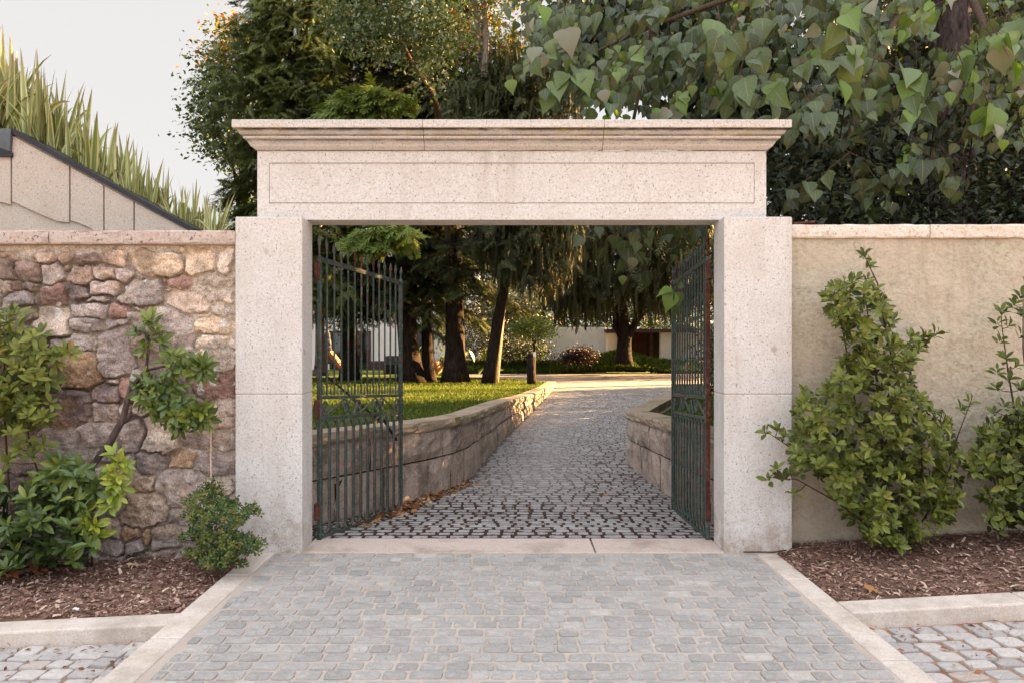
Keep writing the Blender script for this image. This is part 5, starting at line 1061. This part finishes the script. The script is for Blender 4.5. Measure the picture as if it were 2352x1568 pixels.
bush(1160, 720, 45, 2.4, 1.9, 103, 'tall mid green bush behind the leaning trunk', 'hedge', .18, 9000)
bush(1020, 730, 40, .8, 1.2, 104, 'light green leafy bush beside the pale house wall', 'laurel', .14, 1800)
bush(1012, 820, 38.5, .5, .5, 105, 'broad leaved tropical plant at the right corner of the pale house', 'laurel', .55, 60, 'tropical_plant', T=ELL)
bush(790, 690, 36, 1.5, 1.6, 106, 'leafy maple hanging in front of the house behind the left gate leaf', 'maple', .16, 4500, name='maple_tree', group=None)
bush(860, 650, 37, 1.6, 1.0, 107, 'small autumn maple with orange leaves before the house roof', 'maple', .16, 3500, name='maple_tree', group=None)
for o in bpy.data.objects['maple_tree.003'].children:
    if o.name.startswith('crown'): a = o.data.attributes['tint']; a.data.foreach_set('value', np.clip(np.random.default_rng(5).normal(.88, .1, len(a.data)), 0, 1).astype(np.float32))
# flowers & ground cover on the bank
rg = np.random.default_rng(111); n = 26000; X = rg.uniform(-3, 14, n); Y = 40.75+2.6*rg.random(n)**1.3; P = np.c_[X, Y, bankz(X, Y)-.03]
o = leafmesh('ground_cover', [inst(BL, P, np.c_[rg.normal(0, .5, (n, 2)), np.ones(n)], rg.normal(size=(n, 3))*np.array((1, 1, .1)), .14+.2*rg.random(n), np.clip(rg.beta(2, 2.4, n), 0, 1), np.full(n, 2.2))], M['blade'], None); tag(o, 'long unmown grass covering the bank behind the road', 'grass', None, 'stuff')
# stump post with plate
sp_ = empty('stump_post', (gx(1221, 26.5), 26.5, .15), 'short dark wooden stump post with a small pale plate on the lawn end', 'post')
MB().tube([tuple(at(*p)) for p in ((1221, 884, 26.5), (1220, 850, 26.5), (1222, 812, 26.5))], [.165, .15, .14], 10).build('log', M['bark'], sp_, True)
MB().box(gx(1225, 26.3), gx(1231, 26.3), 26.33, 26.352, gz(818, 26.35), gz(808, 26.35)).build('plate', M['white_wall'], sp_)
# ================================================================ FAR BUILDINGS
YH = 46; hs = empty('pale_house', (gx(885, YH), YH, 0), 'long low pale house with red brown framed glass doors beyond the lawn', 'house')
hx0, hx1 = -16, gx(1040, YH); zt = gz(692, YH); wins = [(gx(757, YH), gx(852, YH), .05, gz(760, YH)), (gx(930, YH), gx(996, YH), .05, gz(760, YH))]
mb = MB(); xs = [hx0]+[x for w_ in wins for x in w_[:2]]+[hx1]
for i in range(0, len(xs), 2): mb.box(xs[i], xs[i+1], YH, YH+8, -.1, zt)
for x0, x1, z0, z1 in wins: mb.box(x0-.002, x1+.002, YH+.004, YH+7.99, z1, zt-.002)
mb.build('wall', M['house_wall'], hs); MB().box(hx0-.1, hx1+.15, YH-.12, YH+8.1, zt+.003, zt+.22).build('parapet', M['house_wall'], hs)
for x0, x1, z0, z1 in wins:
    fr_ = MB(); b = .13
    fr_.box(x0, x0+b, YH-.05, YH+.2, z0, z1); fr_.box(x1-b, x1, YH-.05, YH+.2, z0, z1); fr_.box(x0+b, x1-b, YH-.05, YH+.2, z1-b, z1); fr_.box((x0+x1)/2-.04, (x0+x1)/2+.04, YH, YH+.15, z0, z1-b)
    wd = fr_.build('window', M['dark_frame'], hs); MB().box(x0+b, x1-b, YH+.10, YH+.12, z0, z1-b).build('pane', M['glass'], wd)
    for k in range(2):
        lx = x0+(x1-x0)*(.3+.45*k); MB().box(lx-.06, lx+.06, YH+.5, YH+.56, 1.1+.3*k, 1.55+.3*k, .01).build('lamp', M['lamp'], wd)
MB().box(gx(852, YH)+.05, gx(930, YH)-.05, YH-.5, YH-.02, 0, .55, .02).build('bench_ledge', M['dark_frame'], hs)
up = empty('upper_house', (gx(1060, 58), 58, 0), 'white upper house wall glimpsed between the tree crowns', 'house')
MB().box(gx(1040, 58), gx(1100, 58), 58, 62, 0, gz(598, 58)).build('wall', M['white_wall'], up); MB().box(gx(1062, 58), gx(1078, 58), 57.95, 57.99, gz(640, 58), gz(605, 58)).build('window', M['glass'], up)
pv = empty('garden_pavilion', (gx(1420, 44.5), 44.5, .4), 'white walled garden pavilion with a rusty timber screen under a thin dark roof', 'pavilion'); YV = 44.5
fx = lambda p: gx(p, YV); fz = lambda p: gz(p, YV)
MB().box(fx(1253), fx(1392), YV, YV+.3, -.1, fz(752), .01).build('wall', M['white_wall'], pv)
MB().box(fx(1515), fx(1700), YV-.2, YV+.1, -.1, fz(762), .01).build('wall', M['white_wall'], pv)
MB().box(fx(1392)+.05, fx(1440), YV+1.5, YV+1.7, -.1, fz(765)).build('recess_wall', M['house_wall'], pv)
tm = MB()
for i in range(14): a = 1440+i*3.6; tm.box(fx(a), fx(a+3.1), YV+.9+.02*(i % 2), YV+1.0, -.1, fz(766))
tm.build('timber_screen', M['timber'], pv); MB().box(fx(1493), fx(1499), YV-.1, YV+.08, -.1, fz(758)).build('post', M['timber'], pv)
MB().box(fx(1440), fx(1700), YV+2.5, YV+2.6, -.1, fz(764)).build('back_wall', M['void'], pv)
MB().box(fx(1388), fx(1760), YV-.9, YV+4, fz(764), fz(756), .01).build('roof_slab', M['dark_frame'], pv)
gl = empty('garden_screen', (gx(1190, 48), 48, 0), 'dark slatted screen standing behind the small yellow green maple', 'screen'); mb = MB()
for i in range(26): a = 1160+i*3.2; mb.box(gx(a, 48), gx(a+2.1, 48), 48, 48.06, 0, gz(700, 48))
mb.build('slats', M['black_metal'], gl)
# closed parasols, pot, canvas lounger, sofa
def parasol(px, ytop, ybot, Y, label, w):
    root = empty('closed_parasol', (gx(px, Y), Y, .03), label, 'parasol', 'closed parasols on the terrace'); z1, z0 = gz(ytop, Y), gz(ybot, Y)
    MB().tube([(gx(px, Y), Y, .03), (gx(px, Y), Y, z1)], .025, 8).build('pole', M['black_metal'], root)
    n = 12; v = []; f = []; L = [(z1+.02, .02), (z1-.15, .10), (z0+(z1-z0)*.5, w), (z0+.1, w*1.15), (z0, w*.9)]
    for z, r in L:
        for k in range(n): a = 6.283*k/n; rr = r*(1.25 if k % 2 else .75); v.append((gx(px, Y)+math.cos(a)*rr, Y+math.sin(a)*rr, z))
    for i in range(len(L)-1):
        for k in range(n): f.append((i*n+k, i*n+(k+1) % n, (i+1)*n+(k+1) % n, (i+1)*n+k))
    MB().add(v, f).build('canopy', M['umbrella'], root, True)
parasol(752, 757, 835, 42, 'closed dark parasol beside the leftmost tree trunk on the terrace', .2); parasol(966, 752, 826, 42, 'closed grey blue parasol in front of the second house window', .22)
pot = empty('terracotta_pot', (gx(999, 38), 38, .05), 'round terracotta pot on the lawn behind the slender trunk', 'pot'); c = at(999, 843, 38); v = [(c[2]-.32, .2), (c[2]-.2, .33), (c[2]+.05, .38), (c[2]+.22, .3), (c[2]+.3, .27), (c[2]+.3, .22), (c[2]+.1, .2)]
n = 16; vv = [(c[0]+math.cos(6.283*k/n)*r, 38+math.sin(6.283*k/n)*r, z) for z, r in v for k in range(n)]; ff = [(i*n+k, i*n+(k+1) % n, (i+1)*n+(k+1) % n, (i+1)*n+k) for i in range(len(v)-1) for k in range(n)]
MB().add(vv, ff).build('body', M['terracotta'], pot, True)
lg = empty('canvas_lounger', (gx(770, 38), 38, .05), 'slanted terracotta coloured canvas lounger leaning on the lawn behind the left gate leaf', 'lounger')
MB().prism([(745, 812), (757, 806), (790, 850), (782, 856)], lambda a, b: (gx(a, 38), 38, gz(b, 38)), lambda a, b: (gx(a, 38), 38.8, gz(b, 38))).build('canvas', M['terracotta'], lg)
for yy in (37.97, 38.82): MB().tube([(gx(743, 38), yy, gz(806, 38)), (gx(788, 38), yy, gz(860, 38))], .03, 6).build('frame_rail', M['timber'], lg)
sf = empty('garden_sofa', (gx(955, 40), 40, .05), 'dark low garden sofa with a pale cushion behind the flared trunk', 'sofa')
MB().box(gx(880, 40), gx(990, 40), 40, 40.9, .05, .55, .05, 2).build('seat', M['void'], sf); MB().box(gx(880, 40), gx(990, 40), 40.75, 41.0, .55, .95, .05, 2).build('backrest', M['umbrella'], sf)
MB().box(gx(955, 40), gx(985, 40), 40.1, 40.7, .56, .72, .06, 2).build('cushion', M['white_wall'], sf)
tr = empty('lawn_tree', (gx(736, 33), 33, ground_at(33)), 'sunlit orange barked trunk at the left end of the lawn beside the gate stile', 'tree'); trunk(tr, [at(736, 862, 33), at(735, 760, 33), at(733, 600, 33), at(730, 400, 33)], [.24, .2, .17, .12], M['bark_pale'])
# ================================================================ DARK HEDGE AND TREES BEHIND THE RIGHT WALL
def hedge(x, y, rx, ry, H, seed, label, n=5500, ll=.105):
    root = broadleaf((x, y, 0), H, .09, seed, label, [(x, y, H*.52, rx, ry, H*.48), (x-rx*.4, y-ry*.4, H*.62, rx*.6, ry*.6, H*.33), (x+rx*.5, y-.1, H*.45, rx*.6, ry*.7, H*.42), (x, y, H*.25, rx*.9, ry*.8, H*.26)], n, ll, 'hedge', ELL2, 'bark', 'dark laurels behind the plastered wall', 'tall_laurel', 'shrub', tpts=[(x, y, 0), (x, y, H*.4), (x+.1, y, H*.7)], clump=8, tint=lambda P, rg: rg.normal(.42, .2, len(P)))
    return root
hedge(3.25, 8.1, 1.25, 1.0, 4.5, 121, 'tall dark laurel right behind the right pier', 9000); hedge(5.0, 8.5, 1.5, 1.1, 4.8, 122, 'tall dark laurel behind the middle of the plastered wall', 9000); hedge(7.2, 8.3, 1.7, 1.2, 5.0, 123, 'tall dark laurel behind the right end of the plastered wall', 8000)
for i in range(5): hedge(9.8+i*2.7, 8.4+(i % 2)*.4, 1.9, 1.3, 5.2+.3*(i % 3), 124+i, 'dark laurel in the row beyond the right edge of the photo', 3500)  # laurels out of view extend the row to keep sun off the front
for i, (x, y, H, rr) in enumerate(((6.6, 13.5, 10, 2.6), (9.5, 17.5, 11, 3.0), (11.5, 12.5, 11, 2.8), (15.5, 18.8, 12, 3.0), (16, 13.5, 11, 3.0), (12.8, 16.0, 10, 2.6))):
    broadleaf((x, y, .3), H, .24, 131+i, ['broad dark tree nearest behind the right laurels', 'broad dark tree behind the nearest right tree', 'broad dark tree rising over the right laurels', 'dark tree far back on the right lawn', 'dark tree at the back right beyond the photo edge', 'dark tree between the broad trees of the right garden'][i], [(x, y, H*.66, rr, rr, H*.32), (x-rr*.5, y-rr*.3, H*.5, rr*.7, rr*.7, H*.24), (x+rr*.5, y, H*.48, rr*.7, rr*.7, H*.24), (x, y+rr*.4, H*.36, rr*.8, rr*.8, H*.2)], 9000, .17, 'hedge', ELL2, 'bark', 'broad trees of the right garden', clump=9, tint=lambda P, rg: rg.normal(.6, .2, len(P)))
for i, (px, y, H, rr) in enumerate(((640, 60, 13, 4.5), (820, 64, 12, 4.5), (960, 58, 10.5, 3.6), (1060, 66, 13, 4.2), (1165, 62, 12, 4.2), (1290, 66, 13, 4.5), (1420, 60, 12, 4.5), (1560, 64, 13, 4.5))):
    x = gx(px, y); broadleaf((x, y, 0), H, .25, 171+i, 'far dark tree beyond the buildings, '+['behind the left gate leaf', 'over the left glass door', 'over the second glass door', 'behind the thickest trunk', 'behind the leaning trunk', 'over the white garden wall', 'behind the forked weeping conifer', 'behind the right gate leaf'][i], [(x, y, H*.62, rr, rr*.7, H*.36), (x-rr*.5, y-1, H*.4, rr*.7, rr*.6, H*.28), (x+rr*.5, y-.6, H*.36, rr*.7, rr*.6, H*.28), (x, y-1, H*.22, rr, rr*.6, H*.18)], 6500, .36, 'maple' if i % 3 == 1 else 'conifer', ELL2, 'bark', 'far trees beyond the buildings', clump=9, tint=lambda P, rg: rg.normal(.42, .16, len(P)))
for i, (x, y, H, rr) in enumerate(((11, 9.9, 10, 2.3), (15, 10.8, 11, 2.6), (14.5, 41.5, 10, 2.8), (18.5, 41, 11, 3), (8.2, 9.9, 9, 2.2))):  # broad trees added to keep sun off poplar leaves, gate and road
    broadleaf((x, y, .2), H, .22, 185+i, ['broad tree behind the laurel row beyond the right photo edge', 'second broad tree behind the laurel row beyond the photo edge', 'broad tree by the road beyond the right gate leaf', 'broad tree by the road end right of the pavilion', 'broad tree between the laurel row and the nearest right tree'][i], [(x, y, H*.64, rr, rr, H*.33), (x-rr*.4, y-.4, H*.42, rr*.7, rr*.7, H*.26), (x+rr*.4, y, H*.34, rr*.7, rr*.7, H*.26)], 7000, .18, 'hedge', ELL2, 'bark', 'broad trees of the right garden', clump=9, tint=lambda P, rg: rg.normal(.6, .2, len(P)))
for i, (x, y) in enumerate(((5.6, 10.8), (7.6, 11.2), (9.6, 14.4), (6.0, 15.2), (8.2, 17.6), (7.4, 13.4), (10.8, 11.8))): hedge(x, y, 1.6, 1.5, 4.2, 151+i, 'evergreen bush under the broad trees of the right garden', 8000, .16)  # bushes added to stop sun reaching the near wall and drive
for i, (x, y) in enumerate(((14, 23), (18, 27), (22, 32), (17, 35))):  # added trees whose high crowns block sun but let low rays reach the lawn
    broadleaf((x, y, .2), 17, .3, 195+i, ['tall high crowned tree over the right garden', 'second tall high crowned tree over the right garden', 'third tall high crowned tree over the right garden', 'tall high crowned tree by the road on the right'][i], [(x, y, 12.5, 3.4, 3.4, 5), (x-2, y-.5, 10, 2.4, 2.4, 2.6), (x+2, y+.5, 10, 2.4, 2.4, 2.6), (x, y, 15.5, 2.4, 2.4, 2.4), (x, y, 20, 3.6, 3.6, 5.5)], 16000, .22, 'hedge', ELL2, 'bark', 'tall trees of the right garden', clump=9, tint=lambda P, rg: rg.normal(.6, .2, len(P)))
for i in range(9):  # hidden bush row added to shade the drive and leave the lawn sunlit
    y = 17+i*1.55; hedge(.272*y+.7, y, .95, 1.0, 2.55+.12*(i % 3), 161+i, 'low evergreen bush in the row along the right side of the drive', 3600, .14)
# ================================================================ BIG LEAVED POPLAR
pop = empty('poplar_tree', (gx(2184, 9.6), 9.6, .3), 'big leaved poplar with furrowed trunk hanging its boughs over the right wall and gateway', 'tree')
trunk(pop, [(gx(2190, 9.6), 9.6, 0), at(2188, 300, 9.6), at(2186, 60, 9.6), at(2180, -150, 9.7), at(2170, -500, 9.9)], [.30, .26, .23, .2, .16], M['bark_grey'], 16, 1.3)
rg = np.random.default_rng(141)
PB = [(1150, 30), (1170, -40), (2430, -40), (2430, 330), (2330, 370), (2250, 330), (2200, 400), (2100, 440), (1990, 400), (1900, 330), (1830, 300), (1790, 285), (1730, 262), (1640, 262), (1500, 262), (1400, 268), (1280, 262), (1215, 250), (1180, 200), (1145, 140), (1195, 110)]
def twig(tip, dirv, L, m, ll, tint, Ps, Ds, Ns, Ss, Ti, mb, tj=.13, r=.006):
    d = nz(dirv); p0 = tip-d*L; mid = (p0+tip)/2+np.array((0, 0, .06*L)); pts = [p0, mid, tip]; mb.tube([tuple(p) for p in pts], [r, r*.7, r*.35], 5, cap=False)
    side = nz(np.cross(d, np.array((0, 0, 1.)))+1e-6)
    for j in range(m):
        t = .12+.88*(j+.5)/m; o = polyline_at(pts, np.array([t]))[0]; s = (1 if j % 2 else -1)
        pd = nz(side*s*rg.uniform(.4, 1)+d*rg.uniform(.2, .8)+np.array((0, -.4, -.25))+rg.normal(0, .25, 3)); pl = ll*rg.uniform(.35, .65); q = o+pd*pl
        mb.tube([tuple(o), tuple(o+pd*pl*.6+np.array((0, 0, .01))), tuple(q)], [.002, .0016, .0014], 4, cap=False)
        ld = nz(np.array((0, 0, -.9))+pd*.6+rg.normal(0, .28, 3)); nn = np.array((s*.35, -.85, .45))+rg.normal(0, .45, 3)
        Ps.append(q); Ds.append(ld); Ns.append(nn); Ss.append(ll*rg.uniform(.55, 1.15)*(1.0 if t < .8 else .8)); Ti.append(np.clip(tint+rg.normal(0, tj), 0, 1))
A = [[], [], [], [], []]; PMB = MB()
def poplar_group(name, pts, Lr=(.4, .8)):
    for x, y, Y, dx, tint, ll, m in pts: twig(at(x, y, Y), np.array((dx, -.12, -.55+rg.normal(0, .2))), rg.uniform(*Lr), m, ll, tint, *A, PMB)
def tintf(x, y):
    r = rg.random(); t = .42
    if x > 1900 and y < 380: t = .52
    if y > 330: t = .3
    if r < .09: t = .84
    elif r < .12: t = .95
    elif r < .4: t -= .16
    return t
pts = []
for x, y in sample_poly(rg, PB, 215):
    if 2120 < x < 2250 and y < 150: continue
    if 1330 < x < 1400 and 50 < y < 150 or 2060 < x < 2130 and 100 < y < 200: continue
    Y = rg.uniform(6.9, 9.2)
    if x < 1850 and y > 200: Y = rg.uniform(7.0, 9.0)
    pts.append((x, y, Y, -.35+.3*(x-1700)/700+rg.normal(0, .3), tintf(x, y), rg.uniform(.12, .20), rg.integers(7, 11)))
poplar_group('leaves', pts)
pts = []
for x, y in sample_poly(rg, [(1230, 60), (1300, -40), (2000, -40), (2430, -40), (2430, 380), (1980, 330), (1830, 290), (1760, 262), (1330, 262), (1270, 180)], 170):
    if 2120 < x < 2250 and y < 150: continue
    if 1330 < x < 1400 and 60 < y < 140 or 2060 < x < 2130 and 100 < y < 200: continue
    pts.append((x, y, rg.uniform(9.3, 11.5), rg.normal(-.2, .4), rg.choice([.0, .04, .08, .2]), rg.uniform(.15, .2), rg.integers(7, 10)))  # back layer leaves coloured dark, standing in for shade inside the crown
poplar_group('leaves', pts, (.5, .9))
# the leading sprays that stand out in the photo
lead = [(1230, 120, 6.95, -1, .88, .23, 5), (1185, 165, 6.95, -.9, .6, .22, 4), (1255, 215, 7.0, -.5, .4, .21, 7), (1320, 180, 7.1, -.3, .55, .2, 7), (1730, 255, 6.45, -.15, .5, .25, 9), (1690, 210, 6.55, -.2, .5, .25, 8), (1660, 110, 6.6, .1, .48, .25, 8), (1900, 60, 6.7, -.5, .86, .25, 6), (1935, 210, 6.8, .1, .6, .25, 7), (1960, 130, 6.7, .3, .82, .24, 6), (2050, 300, 6.9, -.3, .5, .22, 7), (2130, 220, 6.9, .3, .45, .24, 7), (2230, 200, 6.8, .2, .6, .24, 7), (2290, 310, 6.8, .15, .86, .24, 5), (2310, 120, 6.7, .2, .84, .26, 5), (1830, 300, 6.75, -.3, .35, .22, 8), (1870, 290, 6.75, .2, .3, .22, 8), (2060, 420, 7.2, .3, .3, .17, 5), (2190, 420, 7.2, .4, .42, .18, 6), (2205, 440, 7.2, .3, .42, .18, 5), (1960, 470, 7.3, -.2, .3, .18, 6), (1990, 500, 7.2, .2, .32, .2, 6), (2040, 460, 7.2, .2, .3, .18, 6), (1860, 440, 7.0, -.5, .45, .17, 5), (1800, 460, 7.0, -.4, .35, .17, 5)]
poplar_group('leaves', lead, (.35, .6))
# hanging through the opening
th = [(1390, 555, 7.6, -.4, .2, .18, 6), (1430, 590, 7.5, -.3, .2, .18, 6), (1480, 565, 7.8, .2, .15, .18, 6), (1540, 560, 7.9, .2, .12, .19, 7), (1590, 570, 7.6, .1, .12, .19, 7), (1440, 640, 7.4, -.2, .62, .17, 4), (1500, 640, 8.2, .3, .22, .17, 6), (1560, 600, 8.0, .2, .15, .19, 7), (1350, 540, 7.9, -.6, .2, .18, 6), (1470, 540, 7.3, 0, .18, .19, 7), (1610, 545, 7.3, .2, .12, .2, 7)]
poplar_group('leaves', th, (.5, .8))
PX = [at(1530, 690, 7.3), at(1545, 660, 7.3), at(1562, 700, 7.32), at(1555, 740, 7.3), at(1560, 665, 7.35)]
AD = dict(P=np.array([at(1546, 672, 7.3), at(1545, 668, 7.3), at(1552, 672, 7.31), at(1550, 700, 7.3), at(1556, 660, 7.34)]), D=np.array([(-.45, -.1, -1), (-1, -.2, -.05), (.25, 0, -1), (-.1, 0, -1), (.3, .2, .6)], float), N=np.array([(-.3, -1, .2), (0, -.5, 1), (.5, -.8, .1), (.8, -.6, 0), (.6, -.6, .5)], float), S=np.array([.20, .16, .17, .16, .1]), T=np.array([.86, .84, .66, .5, .55]))
P, D, N, S, Ti = [np.concatenate([np.array(a), AD[k]]) for a, k in zip(A, 'PDNST')]
DELS = [DEL]+[leaf_t(6, lambda t: [.17, .43, .46, .37, .24, .10, .010][round(t*6)], f_, c_) for f_, c_ in ((.28, .10), (.02, .45), (.18, .38))]; kk = rg.integers(0, 4, len(P))
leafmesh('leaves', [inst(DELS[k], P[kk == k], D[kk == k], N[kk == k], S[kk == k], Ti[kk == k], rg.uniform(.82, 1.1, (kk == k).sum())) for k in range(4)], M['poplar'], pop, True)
PMB.tube([tuple(at(*p)) for p in ((1640, 480, 7.5), (1600, 560, 7.45), (1565, 640, 7.36), (1550, 672, 7.31), (1551, 700, 7.3))], [.007, .006, .004, .003, .002], 5); PMB.build('twigs', M['twig'], pop)
UC = [(5.6, 10.8, 9.6, 3.4, 2.4, 3.3), (2.6, 11.4, 8.6, 2.2, 1.6, 2.0), (7.6, 11.5, 8.5, 2.4, 2.0, 3.0), (1.75, 12.2, 6.6, 1.3, .9, 1.0), (3.4, 12.2, 6.0, 1.2, .9, 1.3), (4.6, 12.4, 5.0, 1.6, 1.0, 1.6), (6.6, 12.2, 5.2, 1.6, 1.0, 1.8)]
rq = np.random.default_rng(222); UP = np.concatenate([np.array(u[:3])+rv(rq, 1100)*rq.random((1100, 1))**.4*np.array(u[3:]) for u in UC]); m_ = len(UP)
leafmesh('upper_crown', [inst(DELS[0], UP, np.c_[rq.normal(0, .4, (m_, 2)), -np.ones(m_)], np.c_[rq.normal(0, .6, m_), -.7+rq.normal(0, .5, m_), .5+rq.normal(0, .5, m_)], rq.uniform(.15, .26, m_), np.clip(rq.normal(.06, .1, m_), 0, .6))], M['poplar'], pop, True)  # crown added overhead for shade, its leaves coloured dark like a shaded interior
for pts_, r_ in (([(2180, -150, 9.7), (2000, -120, 8.8), (1750, -30, 8.0), (1500, 60, 7.8), (1300, 150, 7.6)], [.06, .045, .035, .02, .01]), ([(2175, -80, 9.6), (2050, 60, 8.6), (1980, 230, 8.0), (1930, 350, 7.8)], [.06, .04, .025, .012]), ([(2180, -150, 9.7), (1850, -60, 8.4), (1700, 30, 7.4), (1660, 120, 7.0)], [.05, .035, .02, .01]), ([(2190, -100, 9.6), (2260, 60, 8.2), (2250, 200, 7.4), (2210, 330, 7.2)], [.06, .04, .02, .01]), ([(1500, 60, 7.8), (1450, 300, 8.0), (1430, 480, 8.0), (1420, 560, 7.8)], [.022, .018, .012, .006])):
    MB().tube([tuple(at(*p)) for p in pts_], r_, 7).build('limb', M['twig'], pop, True)
